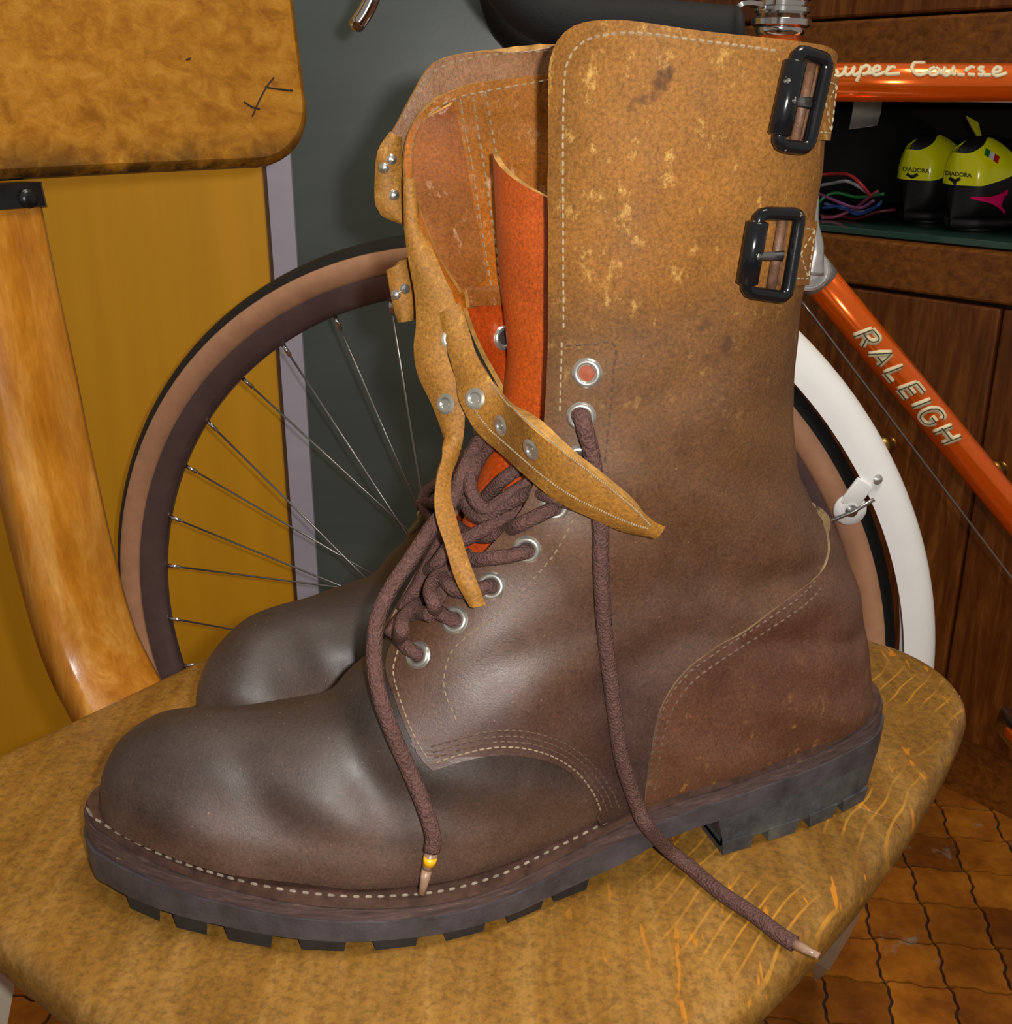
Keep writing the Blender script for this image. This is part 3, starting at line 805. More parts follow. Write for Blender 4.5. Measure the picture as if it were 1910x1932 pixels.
# cables
def cable(name, pts, r, mat='steel'): g = G(); g.add(*tube(catmull(pts, 20), r, 7)); return g.build(name, mat, bike)
cable('gear_cable', [PY(1507, 560, BY - .012), PY(1700, 815, BY - .012), PY(1905, 1085, BY - .012), PY(2000, 1210, BY - .012)], .0011)
cable('brake_cable', [PY(1560, 182, BY - .002), PY(1700, 186, BY - .002), PY(1910, 191, BY - .002), PY(2050, 193, BY - .002)], .0014, 'alu')
for x in (1628, 1700):
    g = G(); g.add(*lathe([(.0035, -.004), (.0042, .0), (.0035, .005)], PY(x, 181, BY), (0, 0, 1), 14)); g.build('cable_guide', 'orange', bike)
g = G(); g.add(*tube([PY(1598, 183, BY - .002), PY(1655, 184.5, BY - .002)], .0028, 10)); g.build('cable_housing', 'cream', bike)
# ---- lettering wrapped on the tubes
def tube_hit(o, x, y, lift=.0003):
    key = o.name
    if key not in _tb:
        b = base_of(o.parent); _tb[key] = BVHTree.FromPolygons([p.co + b for p in o.data.vertices], [tuple(p.vertices) for p in o.data.polygons])
    h, n, _, _ = _tb[key].ray_cast(EYE, ray(x, y).normalized())
    if h is None: return None, None
    if n.dot(ray(x, y)) > 0: n = -n
    return h + n * lift, n
_tb = {}
def strokes(name, o, lines, r, mat, n=26, lift=.0003):
    g = G()
    for ln in lines:
        D = catmull([(x, y, 0) for x, y in ln], n) if len(ln) > 2 else [np.array((ln[0][0] + (ln[1][0] - ln[0][0]) * t / 8, ln[0][1] + (ln[1][1] - ln[0][1]) * t / 8)) for t in range(9)]
        P = []; N = None
        for p in D:
            h, nn = tube_hit(o, p[0], p[1], lift)
            if h is not None: P.append(h); N = nn
        if len(P) > 1: g.add(*tube(P, r, 6, flat=N))
    return g.build(name, mat, o, True)
SC = [  # script lettering, pixel strokes
    [(1576, 116), (1568, 113), (1562, 119), (1568, 128), (1578, 134), (1580, 140), (1573, 145), (1562, 142)], [(1573, 145), (1588, 141), (1597, 128)],
    [(1597, 126), (1594, 136), (1598, 142), (1606, 138), (1612, 127), (1609, 138), (1614, 142), (1622, 137)],
    [(1626, 126), (1620, 145), (1616, 154)], [(1624, 132), (1634, 125), (1641, 129), (1637, 138), (1627, 141)], [(1637, 139), (1648, 138)],
    [(1648, 136), (1658, 133), (1660, 127), (1653, 126), (1647, 134), (1651, 142), (1661, 140), (1670, 136)],
    [(1678, 126), (1673, 136), (1672, 142)], [(1674, 134), (1682, 127), (1690, 128)], [(1672, 141), (1684, 140), (1698, 139)],
    [(1746, 119), (1738, 115), (1727, 118), (1721, 127), (1724, 136), (1734, 142), (1746, 139), (1756, 134)],
    [(1764, 127), (1755, 132), (1756, 141), (1766, 141), (1772, 133), (1766, 127)], [(1770, 138), (1780, 139)],
    [(1784, 127), (1780, 137), (1785, 143), (1794, 138), (1800, 127), (1797, 138), (1803, 142)], [(1806, 141), (1820, 142)],
    [(1826, 128), (1822, 136)], [(1825, 132), (1832, 127), (1839, 128)], [(1826, 141), (1840, 142)],
    [(1857, 129), (1850, 128), (1848, 132), (1856, 137), (1853, 142), (1845, 141)], [(1856, 142), (1870, 142)],
    [(1874, 138), (1886, 135), (1888, 129), (1880, 128), (1874, 136), (1878, 143), (1888, 142), (1900, 138)]]
strokes('lettering', top_tube, SC, .0016, 'cream', 40)
# block lettering down the tube: local axes along / across the tube in pixels
la_ = np.array((1910 - 1569, 966 - 555), float); la_ /= np.linalg.norm(la_); lc = np.array((la_[1], -la_[0]))
org = np.array((1612.0, 634.0))
def T2(u, v): p = org + la_ * (u - v * .0) + lc * v + la_ * v * .36; return (p[0], p[1])
Hh = 33
def glyph(ch, u, w):
    h = Hh
    S_ = {'R': [[(0, 0), (0, h)], [(0, h), (w * .75, h), (w, h * .78), (w * .75, h * .5), (0, h * .5)], [(w * .45, h * .5), (w, 0)]],
          'A': [[(-2, 0), (w * .5, h)], [(w * .5, h), (w + 1, 0)], [(w * .18, h * .3), (w * .85, h * .3)]],
          'L': [[(0, h), (0, 0)], [(0, 0), (w, 0)]],
          'E': [[(0, h), (0, 0)], [(0, 0), (w, 0)], [(0, h), (w, h)], [(0, h * .5), (w * .85, h * .5)]],
          'I': [[(0, 0), (0, h)]],
          'G': [[(w, h * .82), (w * .75, h), (w * .25, h), (0, h * .7), (0, h * .3), (w * .25, 0), (w * .8, 0), (w, h * .2), (w, h * .45)], [(w, h * .45), (w * .55, h * .45)]],
          'H': [[(0, 0), (0, h)], [(w, 0), (w, h)], [(-4, h * .5), (w, h * .5)]]}[ch]
    return [[T2(u + a, b) for a, b in l] for l in S_]
L_ = []
u = 0
for ch, w in zip('RALEIGH', (25, 27, 22, 23, 0, 27, 26)):
    L_ += glyph(ch, u, w); u += w + (19 if ch != 'I' else 17)
strokes('lettering', down_tube, L_, .0032, 'cream', 30, .0003)
strokes('lettering_inline', down_tube, L_, .0006, 'inline', 30, .0014)

# ================================================================== CABINET
KX = Vector((.651, -.759, 0)); KB = Vector((.759, .651, 0))      # along the front (to the right / nearer), into the depth
K0 = Vector((.528, 1.138, 0))
def CB(q, b, z): return K0 + KX * q + KB * b + UZ * z
M['oak'] = woodmat('dark_brown_oak', lin(84, 44, 8), lin(120, 68, 14), lin(146, 88, 22), 1.0, (0, 0, math.atan2(.759, .651)), .38, .15, (2, 14, 14))
M['oakdoor'] = woodmat('quartered_oak_door', lin(78, 38, 8), lin(106, 56, 12), lin(140, 82, 24), .8, (.0, .55, math.atan2(.759, .651)), .36, .15, (14, 14, 1.6))
M['dark_in'] = plain('dark_cabinet_lining', lin(30, 22, 16), .8)
M['brass'] = plain('aged_brass', lin(150, 112, 50), .3, .9, .2, 60, .1)
M['glass_edge'] = Mat('green_edged_glass', .08).color(lin(70, 110, 100)).m
gb = M['glass_edge'].node_tree.nodes['Principled BSDF']; gb.inputs['Transmission Weight'].default_value = .55; gb.inputs['IOR'].default_value = 1.5
cab = thing('cabinet', 'dark oak cabinet with brass knobbed doors and an open niche at right', 'cabinet', tuple(CB(-.3, .15, FLOOR)))
def cbox(name, q0, q1, b0, b1, z0, z1, mat, par=None, bev=.0):
    g = G(); g.add(*box(CB((q0 + q1) / 2, (b0 + b1) / 2, (z0 + z1) / 2), KX, KB, UZ, q1 - q0, b1 - b0, z1 - z0, bev)); return g.build(name, mat, par or cab, False)
Q0, Q1 = -.66, .24
cbox('plinth', Q0, Q1, .012, .40, FLOOR, -.428, 'oak')
cbox('carcass', Q0, Q1, .022, .40, -.428, .080, 'dark_in')
cbox('beam', Q0, Q1, .0, .40, .082, .134, 'oak', bev=.003)
cbox('back_panel', Q0, Q1, .36, .40, .134, .70, 'dark_in')
cbox('side_panel', Q0 - .03, Q0, .0, .40, FLOOR, .70, 'oak')
cbox('upper_beam', Q0, Q1, .0, .36, .292, .362, 'oak', bev=.003)
cbox('upper_door', Q0, -.02, .004, .36, .365, .70, 'oakdoor', bev=.003)
cbox('upper_door', -.017, Q1, .004, .36, .365, .70, 'oakdoor', bev=.003)
# doors: frame panel with a knob each
edges = [Q0, -.335, -.022, Q1]
for i in range(3):
    a, b = edges[i] + .0015, edges[i + 1] - .0015
    d = cbox('door', a, b, .002, .022, -.424, .078, 'oakdoor', bev=.003)
    kq = b - .035 if i % 2 == 0 else a + .035
def knob(x, y, r):
    p = on_plane(x, y, K0, KB); g = G()
    g.add(*lathe([(r * .55, -.001), (r * .5, .004), (r * .4, .009), (r * .7, .013), (r, .019), (r * .95, .025), (r * .6, .029), (.00001, .030)], p + KB * .002, -KB, 22)); g.build('knob', 'brass', cab)
knob(1678, 838, .0150); knob(1886, 886, .0160)
# glass shelf
gs = thing('glass_shelf', 'green-edged glass shelf lying on the cabinet beam', 'shelf', tuple(CB(-.05, .18, .136)))
g = G(); g.add(*box(CB((Q0 + Q1) / 2, .185, .1395), KX, KB, UZ, Q1 - Q0 - .01, .34, .007, .0008)); g.build('pane', 'glass_edge', gs, False)
GZ = .1432
# black bag with a white label
M['blackcloth'] = plain('black_cloth', lin(14, 14, 16), .9, 0, .4, 30, .6, 60)
M['whitelabel'] = plain('white_label', lin(176, 172, 164), .7, 0, .12, 40, .1)
def blob(c, rx, ry, rz, ux, uy, seed, amp=.16, nu=36, nv=22, sq=.75):
    rnd_ = random.Random(seed); ph = [rnd_.uniform(0, 6.28) for _ in range(8)]; v = []; f = []
    for j in range(nv + 1):
        t = math.pi * j / nv - math.pi / 2
        for i in range(nu):
            a = 2 * math.pi * i / nu; cx, sx = math.cos(a), math.sin(a); ct = abs(math.cos(t)) ** sq; s_ = math.copysign(abs(math.sin(t)) ** sq, math.sin(t))
            k = 1 + amp * (math.sin(3 * a + ph[0] + 2 * t) * .4 + math.sin(5 * a + ph[1] - 3 * t) * .3 + math.sin(2 * a + 6 * t + ph[2]) * .3 + math.sin(9 * a + ph[3]) * .12) * math.cos(t)
            v.append(Vector(c) + Vector(ux) * rx * ct * cx * k + Vector(uy) * ry * ct * sx * k + UZ * (rz * s_ * (1 + amp * .3 * math.sin(2 * a + ph[4]) * (s_ > 0)) + rz))
    for j in range(nv):
        for i in range(nu): f.append((j * nu + i, j * nu + (i + 1) % nu, (j + 1) * nu + (i + 1) % nu, (j + 1) * nu + i))
    return v, f
bagc = CB(-.385, .200, GZ)
bag = thing('bag', 'black cloth bag with a white label stuffed into the cabinet niche', 'bag', tuple(bagc))
g = G(); g.add(*blob(bagc, .135, .135, .068, KX, KB, 5, .10)); bb = g.build('bag_body', 'blackcloth', bag)
bt = BVHTree.FromPolygons([p.co + bagc for p in bb.data.vertices], [tuple(p.vertices) for p in bb.data.polygons])
def bag_hit(x, y, k):
    h, n, _, _ = bt.ray_cast(EYE, ray(x, y).normalized()); 
    if h is None: h = on_plane(x, y, CB(0, .14, 0), KB)
    return h - ray(x, y).normalized() * k
v, f, m_ = sheet(lofted([bag_hit(1612, 188, .030), bag_hit(1608, 215, .016), bag_hit(1602, 244, .012)], [bag_hit(1666, 186, .030), bag_hit(1662, 212, .016), bag_hit(1656, 236, .012)], 8, 6, .0), .0008)
obj('label', v, f, 'whitelabel', bag, True)['label'] = 'white cloth label'
# cycling shoes
M['shoeblack'] = plain('black_shoe_leather', lin(18, 18, 20), .55, 0, .3, 60, .2)
M['shoeyellow'] = plain('neon_yellow_patent', lin(250, 254, 14), .18, 0, .03, 20, 0)
M['shoepink'] = plain('hot_pink_patent', lin(240, 12, 112), .25, 0, .03, 20, 0)
M['flaggreen'] = plain('flag_green', lin(10, 130, 50), .4, 0, 0, 20, 0); M['flagwhite'] = plain('flag_white', lin(230, 230, 226), .4, 0, 0, 20, 0); M['flagred'] = plain('flag_red', lin(190, 24, 30), .4, 0, 0, 20, 0)
CUPZ = Spl([0, .12, .3, .48, .62, .8, 1.0], [.084, .083, .090, .099, .094, .078, .062])
def shoe(c, ax, label, flag):
    """c heel bottom back; ax towards the toe"""
    ax = Vector(ax).normalized(); sd = Vector((ax.y, -ax.x, 0)); root = thing('cycling_shoe', label, 'shoe', tuple(c), 'cycling shoes in the niche')
    def R(s, w, z): return Vector(c) + ax * s + sd * w + UZ * z
    hw = Spl([0, .01, .03, .07, .12, .18, .22, .255, .27], [.001, .021, .029, .030, .031, .035, .035, .024, .001])
    tp = Spl([0, .02, .06, .10, .14, .18, .22, .255, .27], [.090, .100, .094, .098, .094, .072, .056, .042, .022])
    n, m_ = 46, 20; v = []; f = []
    SS = [.27 * (0.5 - 0.5 * math.cos(math.pi * i / (n - 1))) for i in range(n)]
    def sec(s, a):      # a 0..2pi
        ca, sa = math.cos(a), math.sin(a); h = float(tp(s)) - .012
        bul = 1 + .10 * math.sin(min(1, max(0, sa)) * math.pi)
        wv = math.copysign(abs(ca) ** .7, ca) * float(hw(s)) * (1.0 if sa < 0 else 1 - .42 * max(0, sa) ** 2)
        return R(s, wv, .012 + h / 2 + math.copysign(abs(sa) ** .8, sa) * h / 2)
    for s in SS:
        for k in range(m_): v.append(sec(s, 2 * math.pi * k / m_))
    for i in range(n - 1):
        for k in range(m_): f.append((i * m_ + k, i * m_ + (k + 1) % m_, (i + 1) * m_ + (k + 1) % m_, (i + 1) * m_ + k))
    f.append(tuple(reversed(range(m_)))); f.append(tuple(range((n - 1) * m_, n * m_)))
    g = G(); g.add(v, f); up = g.build('upper', 'shoeblack', root)
    # sole and heel block
    v = []; f = []
    for s in SS:
        w = float(hw(s)) * .98
        for q, z in ((w, .0135), (w * 1.02, .008), (w * .9, .004), (-w * .9, .004), (-w * 1.02, .008), (-w, .0135)): v.append(R(s, q, z + (.010 * max(0, (s - .10) / .17) ** 2)))
    for i in range(n - 1):
        for k in range(6): f.append((i * 6 + k, i * 6 + (k + 1) % 6, (i + 1) * 6 + (k + 1) % 6, (i + 1) * 6 + k))
    g = G(); g.add(v, f); g.build('shoe_sole', 'shoeblack', root)
    g = G(); g.add(*lathe([(.020, .0), (.022, .007)], R(.035, 0, 0), UZ, 20)); g.build('heel_pad', 'shoeblack', root)
    g = G(); g.add(*lathe([(.022, .0), (.024, .012)], R(.18, 0, 0), UZ, 20)); g.build('sole_pad', 'shoeblack', root)
    # yellow heel cup
    cup = [[], []]; v = []; f = []; N = 40; Mz = 12
    def upz(t):          # upper edge height around the heel; t -1..1
        a = abs(t); return float(CUPZ(a))
    for i in range(N):
        t = -1 + 2 * i / (N - 1); L = .094
        d = abs(t) * L; s = max(.0, d - .020) if d > .020 else 0
        s = .0 + (d ** 2 / (d + .018)); w = math.copysign(float(hw(min(s + .0025, .26))), t) if abs(t) > .02 else 0
        zt_ = upz(t); zb_ = .050 + .012 * min(1, max(0, (abs(t) - .25) / .5)) ** 1.2
        if abs(t) > .85: zb_ = zt_ - (zt_ - zb_) * (1 - (abs(t) - .85) / .16)
        for j in range(Mz):
            z = zb_ + (zt_ - zb_) * j / (Mz - 1); h = float(tp(s)) - .012; sa = (z - .012) / h * 2 - 1; sa = max(-.99, min(.99, sa))
            sa = math.copysign(abs(sa) ** 1.25, sa)
            ca = math.sqrt(max(0, 1 - sa * sa)) ** .7; wv = w * ca * (1 if sa < 0 else 1 - .42 * sa * sa)
            p = R(s - .003, wv * 1.04 + math.copysign(.0008, t), z); v.append(p)
    grid = [[v[i * Mz + (Mz - 1 - j)] for i in range(N)] for j in range(Mz)]
    vv, ff, mm = sheet(grid, .0016); hc = obj('heel_cup', vv, ff, 'shoeyellow', root, True)
    cb = BVHTree.FromPolygons([Vector(p) for p in vv], ff)
    return root, up, hc, cb
sx = Vector((.93, .36, 0))
def heel_at(x, y): return PZ(x, y, GZ)
s1 = shoe(heel_at(1703, 421) + Vector((0, 0, 0)), sx, 'black cycling shoe with a yellow heel cup, left one beside the coloured wires', False)
s2 = shoe(heel_at(1790, 436), sx, 'black cycling shoe with yellow heel, small flag and pink wing, at the right edge', True)
def hit_on(bvh, x, y, k=.0004):
    h, n, _, _ = bvh.ray_cast(EYE, ray(x, y).normalized())
    return None if h is None else h - ray(x, y).normalized() * k
def text_on(bvh, body, x0, y0, w, slope, mat, parent, name):
    cu = bpy.data.curves.new('t', 'FONT'); cu.body = body; cu.offset = .02; to = bpy.data.objects.new('t', cu); COL.objects.link(to)
    bpy.context.view_layer.update(); me = bpy.data.meshes.new_from_object(to.evaluated_get(bpy.context.evaluated_depsgraph_get()))
    xs = [v.co.x for v in me.vertices]; k = w / (max(xs) - min(xs)); P = []; ok = True
    for v in me.vertices:
        x = x0 + (v.co.x - min(xs)) * k; y = y0 - v.co.y * k + slope * (x - x0)
        P.append(hit_on(bvh, x, y, .0006))
    F = [tuple(p.vertices) for p in me.polygons if all(P[i] is not None for i in p.vertices)]
    used = sorted({i for f in F for i in f}); ix = {a: b for b, a in enumerate(used)}
    bpy.data.objects.remove(to); bpy.data.curves.remove(cu); bpy.data.meshes.remove(me)
    if F:
        g = G(); g.add([P[i] for i in used], [tuple(ix[i] for i in f) for f in F]); return g.build(name, mat, parent, False)
for S4, x0, y0 in ((s1, 1704, 322), (s2, 1784, 330)):
    text_on(S4[3], 'DIADORA', x0, y0, 50, .10, 'shoeblack', S4[2], 'lettering')
    g = G()
    for a in ([(x0 + 8, y0 + 6), (x0 + 18, y0 + 12), (x0 + 28, y0 + 7)], [(x0 + 16, y0 + 11), (x0 + 20, y0 + 18), (x0 + 25, y0 + 24)]):
        P = [hit_on(S4[3], x, y, .0006) for x, y in a]
        P = [p for p in P if p is not None]
        if len(P) > 1: g.add(*tube(P, .0022, 6, flat=ray(x0, y0)))
    if g.v: g.build('emblem', 'shoeblack', S4[2])
b2 = BVHTree.FromPolygons([p.co + Vector(s2[0].location) for p in s2[1].data.vertices], [tuple(p.vertices) for p in s2[1].data.polygons])
for k, mt in enumerate(('flaggreen', 'flagwhite', 'flagred')):
    P = []
    for (u_, v_) in ((0, 0), (1, 0), (1, 1), (0, 1)):
        x = 1861 + (k + u_) * 8.5 - v_ * 3.5; y = 279 + (k + u_) * 5.5 + v_ * 13; p = hit_on(s2[3], x, y, .0007); P.append(p if p is not None else hit_on(b2, x, y, .001))
    if all(p is not None for p in P): g = G(); g.add(P + [p + KB * .0006 for p in P], [(0, 1, 2, 3), (7, 6, 5, 4), (0, 4, 5, 1), (1, 5, 6, 2), (2, 6, 7, 3), (3, 7, 4, 0)]); g.build('flag_stripe', mt, s2[2], False)
pw = []
top = [(1832, 371), (1850, 371), (1870, 371), (1888, 366), (1902, 358), (1916, 346)]; botm = [(1832, 375), (1850, 379), (1870, 384), (1884, 392), (1896, 404), (1912, 426)]
tp_ = [hit_on(b2, x, y, .0012) for x, y in top]; bt_ = [hit_on(b2, x, y, .0012) for x, y in botm]
pr = [(a, b) for a, b in zip(tp_, bt_) if a is not None and b is not None]
if len(pr) > 2:
    v, f, m_ = sheet(lofted([a for a, b in pr], [b for a, b in pr], 16, 4, .0), .0012); obj('wing', v, f, 'shoepink', s2[0], True)
# pull tab on the shoe
v, f, m_ = sheet(lofted([PY(1822, 218, s2[0].location.y + .03), PY(1836, 245, s2[0].location.y + .025), PY(1850, 268, s2[0].location.y + .02)], [PY(1846, 232, s2[0].location.y + .04), PY(1850, 250, s2[0].location.y + .03), PY(1856, 268, s2[0].location.y + .022)], 8, 4, 0), .0012)
obj('pull_tab', v, f, None, s2[0], True, ['shoeyellow', 'steel', 'steel'], m_)
# coloured wires
WC_ = [('red', lin(170, 40, 48)), ('grey', lin(150, 150, 158)), ('purple', lin(130, 70, 120)), ('green', lin(40, 120, 60)), ('blue', lin(40, 74, 150)), ('pink', lin(170, 80, 110)), ('maroon', lin(96, 30, 44)), ('light blue', lin(96, 120, 170))]
WP = [[(1535, 331), (1570, 328), (1602, 330), (1625, 348), (1645, 372)], [(1535, 352), (1570, 346), (1598, 342), (1620, 352), (1640, 366)],
      [(1538, 362), (1570, 376), (1600, 388), (1626, 392), (1650, 378)], [(1545, 400), (1548, 380), (1575, 364), (1620, 372), (1668, 366)],
      [(1552, 392), (1590, 390), (1615, 404), (1640, 398), (1660, 386)], [(1550, 412), (1580, 408), (1615, 392), (1640, 372), (1658, 360)],
      [(1545, 404), (1585, 416), (1620, 412), (1655, 400), (1690, 396)], [(1556, 384), (1600, 396), (1625, 400), (1650, 392), (1664, 380)]]
for (nm, c), pts in zip(WC_, WP):
    mm = plain('wire_' + nm.replace(' ', '_'), c, .4, 0, .1, 50, 0); base = CB(-.15, .06, GZ)
    P = catmull([on_plane(x, y, CB(0, .045 + .006 * WP.index(pts) + .01 * math.sin(i * 1.7 + WP.index(pts)), 0), KB) for i, (x, y) in enumerate(pts)], 30)
    for p in P: p[2] = max(p[2], GZ + .0022)
    g = G(); g.add(*tube(P, .0020, 8)); o = g.build('wire', mm, None, True, None, tuple(base)); tag(o, nm + ' insulated wire in the tangle on the glass shelf', 'wire', 'tangle of coloured wires')

# ================================================================== BOOT SURFACE
# local boot frame: s = heel -> toe, w = towards the outer side, z = up
class BootFrame:
    def __init__(s, O, phi, mirror=1):
        p = math.radians(phi)
        s.O = np.array([O[0], O[1], 0.0])
        s.a = np.array([-math.cos(p), -math.sin(p), 0.0]); s.n = np.array([math.sin(p), -math.cos(p), 0.0]) * mirror
        s.mirror = mirror
    def W(s, S, w, z):
        S, w, z = np.broadcast_arrays(np.asarray(S, float), np.asarray(w, float), np.asarray(z, float))
        return s.O + S[..., None] * s.a + w[..., None] * s.n + z[..., None] * np.array([0, 0, 1.0])
    def at(s, x, y, w):
        return on_plane(x, y, s.O + w * s.n, s.n)
NEAR = BootFrame((0.166, 0.436), 17.5)
OUT_S = [.005, .007, .012, .020, .033, .05, .08, .10, .125, .15, .17, .19, .21, .23, .25, .27, .29, .306, .319, .328, .3335, .3355]
OUT_N = [0, .010, .0185, .0255, .0305, .035, .0395, .0415, .0415, .0435, .0475, .0525, .0545, .053, .049, .041, .0295, .0185, .0062, -.0045, -.0135, -.0225]
OUT_F = [0, -.009, -.0165, -.022, -.026, -.0285, -.0305, -.0305, -.0300, -.0305, -.0320, -.0345, -.0370, -.0390, -.0408, -.0420, -.0425, -.0415, -.0390, -.0355, -.0300, -.0225]
oN, oF = Spl(OUT_S, OUT_N), Spl(OUT_S, OUT_F)
weltz = Spl([0, .025, .05, .087, .11, .13, .144, .17, .21, .26, .285, .31, .341], [.046, .0435, .040, .037, .035, .031, .0275, .023, .0205, .0240, .0265, .0305, .0355])
solez = Spl([0, .09, .11, .125, .14, .167, .21, .26, .30, .335], [.0215, .0200, .0180, .0145, .0095, .0060, .0054, .0068, .0082, .0086])
Fr = [0, .06, .13, .21, .28, .36, .43, .48, .52, .58, .66, .74, .83, .92, 1.0]
F_s = Spl(Fr, [.3290, .3270, .3195, .3045, .288, .267, .2444, .236, .226, .213, .196, .184, .177, .172, .166])
F_z = Spl(Fr, [.034, .046, .0590, .0700, .0727, .0733, .0770, .0845, .0925, .110, .137, .165, .21, .264, .312])
Br = [0, .15, .3, .43, .52, .6, .68, .74, .83, .92, 1.0]
B_s = Spl(Br, [.0145, .0165, .0195, .0235, .030, .0395, .0535, .0635, .0705, .0690, .0665])
B_z = Spl(Br, [.046, .055, .066, .080, .098, .118, .140, .157, .20, .255, .304])
hwF = Spl([0, .04, .08, .10, .15, .19, .21, .25, .27, .30, .335], [.029, .030, .0335, .0345, .0345, .0390, .0405, .0405, .0390, .0375, .0360])
wcF = Spl([0, .04, .10, .15, .21, .25, .29, .31, .335], [.0005, .0018, .0045, .0055, .0085, .0040, -.0060, -.0125, -.0200])
hwS = Spl([.08, .10, .14, .18, .24, .305], [.034, .034, .0365, .0395, .0430, .0450])
_rr = np.linspace(0, 1, 240)
FPOLY = np.stack([F_s(_rr), F_z(_rr)], 1); BPOLY = np.stack([B_s(_rr), B_z(_rr)], 1)
FPOLY = np.vstack([[[.3290, .0]], FPOLY]); BPOLY = np.vstack([[[.0145, .0]], BPOLY])
def dpoly(q, poly):
    a = poly[:-1]; b = poly[1:]; ab = b - a; l2 = (ab ** 2).sum(1) + 1e-15
    out = np.empty(len(q))
    for c in range(0, len(q), 4000):
        p = q[c:c + 4000, None, :] - a[None]
        t = np.clip((p * ab).sum(2) / l2, 0, 1)
        d = p - t[..., None] * ab
        out[c:c + 4000] = np.sqrt((d ** 2).sum(2).min(1))
    return out
def rnd(d, R, e):
    x = np.clip(d / R, 0, 1)
    return (1 - (1 - x) ** e) ** (1 / e)
def bootS(side, r, al, off=0.0):
    """side +1 outer / -1 inner; r row 0..1; al 0 (back seam) .. pi (front)"""
    r = np.asarray(r, float).ravel(); al = np.asarray(al, float).ravel()
    sg = 0.5 - 0.5 * np.cos(al)
    bs, bz, fs, fz = B_s(r), B_z(r), F_s(r), F_z(r)
    S = bs + (fs - bs) * sg; z = bz + (fz - bz) * sg
    l0 = .046 + (.033 - .046) * sg
    z = z + (weltz(S) - l0) * np.clip(1 - r / .36, 0, 1) ** 1.5 * (1 - sg ** 10)
    q = np.stack([S, z], 1)
    df, db = dpoly(q, FPOLY), dpoly(q, BPOLY)
    t = sstep(.075, .14, z)
    hw = hwF(S) * (1 - t) + hwS(z) * t
    wc = wcF(S) * (1 - t) + .003 * t
    Rf = .066 * (1 - t) + .052 * t; Rb = .034 * (1 - t) + .044 * t
    w = hw * rnd(df, Rf, 2.2) * rnd(db, Rb, 2.2) * (al > 1e-6) * (al < math.pi - 1e-6)
    h = z - weltz(S)
    w = w * (1 - .05 * np.exp(-np.clip(h, 0, 1) / .005) * (1 - t))
    env = np.clip(w / .02, 0, 1)
    # flex creases over the ball and folds at the ankle
    cr = -.0030 * np.exp(-((S - .232 - .30 * (z - .05)) / .0075) ** 2) * sstep(.030, .05, z)
    cr += .0012 * np.exp(-((S - .250 - .25 * (z - .05)) / .010) ** 2)
    cr += -.0018 * np.exp(-((S - .270 - .5 * (z - .05)) / .008) ** 2) * sstep(.04, .06, z)
    cr += -.0022 * np.exp(-((z - .117 - .15 * (S - .07)) / .006) ** 2) * sstep(.14, .07, S)
    cr += .0016 * np.exp(-((z - .104 - .10 * (S - .07)) / .006) ** 2) * sstep(.15, .07, S)
    cr += -.0018 * np.exp(-((z - .090 - .25 * (S - .07)) / .0055) ** 2) * sstep(.13, .08, S) * sstep(.02, .04, S)
    cr += .0012 * np.sin(S * 95 + 3 * np.sin(z * 60)) * np.sin(z * 70 + 1.3) * sstep(.03, .045, z)
    w = w + cr * env
    return S, wc + side * w, z
def bootP(fr, side, r, al, off=0.0):
    r = np.asarray(r, float).ravel(); al = np.asarray(al, float).ravel()
    S, w, z = bootS(side, r, al); P = fr.W(S, w, z)
    if np.any(off):
        e = 2e-3
        def q(rr, aa): return fr.W(*bootS(side, rr, aa))
        r1, r0 = np.clip(r + e, 0, 1), np.clip(r - e, 0, 1); a1, a0 = np.clip(al + 6 * e, 0.0, math.pi), np.clip(al - 6 * e, 0.0, math.pi)
        n = np.cross(q(r1, al) - q(r0, al), q(r, a1) - q(r, a0))
        n /= np.linalg.norm(n, axis=1)[:, None] + 1e-12
        n *= (1 if np.median((n * fr.n * side).sum(1)) > 0 else -1)
        P = P + n * np.asarray(off).reshape(-1, 1) if np.ndim(off) else P + n * off
    return P
def gridside(fr, side, r0, r1, nr, na, a0=0.0, a1=math.pi, off=0.0):
    rr = np.linspace(r0, r1, nr); aa = np.linspace(a0, a1, na)
    R, A = np.meshgrid(rr, aa, indexing='ij')
    return bootP(fr, side, R, A, off).reshape(nr, na, 3), R, A
# lookup surface for the outer side of the near boot
NR, NA = 220, 110
_G, _R, _A = gridside(NEAR, 1, 0, 1, NR, NA)
_V = [Vector(p) for p in _G.reshape(-1, 3)]
_T = []
for i in range(NR - 1):
    for j in range(NA - 1):
        a, b, c, d = i * NA + j, i * NA + j + 1, (i + 1) * NA + j + 1, (i + 1) * NA + j
        _T += [(a, b, c), (a, c, d)]
_BV = BVHTree.FromPolygons(_V, _T)
_PX = np.array([proj(p) for p in _V]); _RR = _R.ravel(); _AA = _A.ravel()
def px2ra(x, y):
    hit, n, fi, d = _BV.ray_cast(EYE, ray(x, y).normalized())
    if hit is None:
        k = int(np.argmin(((_PX - (x, y)) ** 2).sum(1))); return _RR[k], _AA[k]
    a, b, c = _T[fi]; A, B, C_ = _V[a], _V[b], _V[c]
    m = Matrix(((A - C_).to_tuple(), (B - C_).to_tuple(), (A - C_).cross(B - C_).to_tuple())).transposed()
    l = m.inverted_safe() @ (hit - C_)
    u, v = l.x, l.y; w = 1 - u - v
    return (_RR[a] * u + _RR[b] * v + _RR[c] * w, _AA[a] * u + _AA[b] * v + _AA[c] * w)
KU, KV = .06, .35
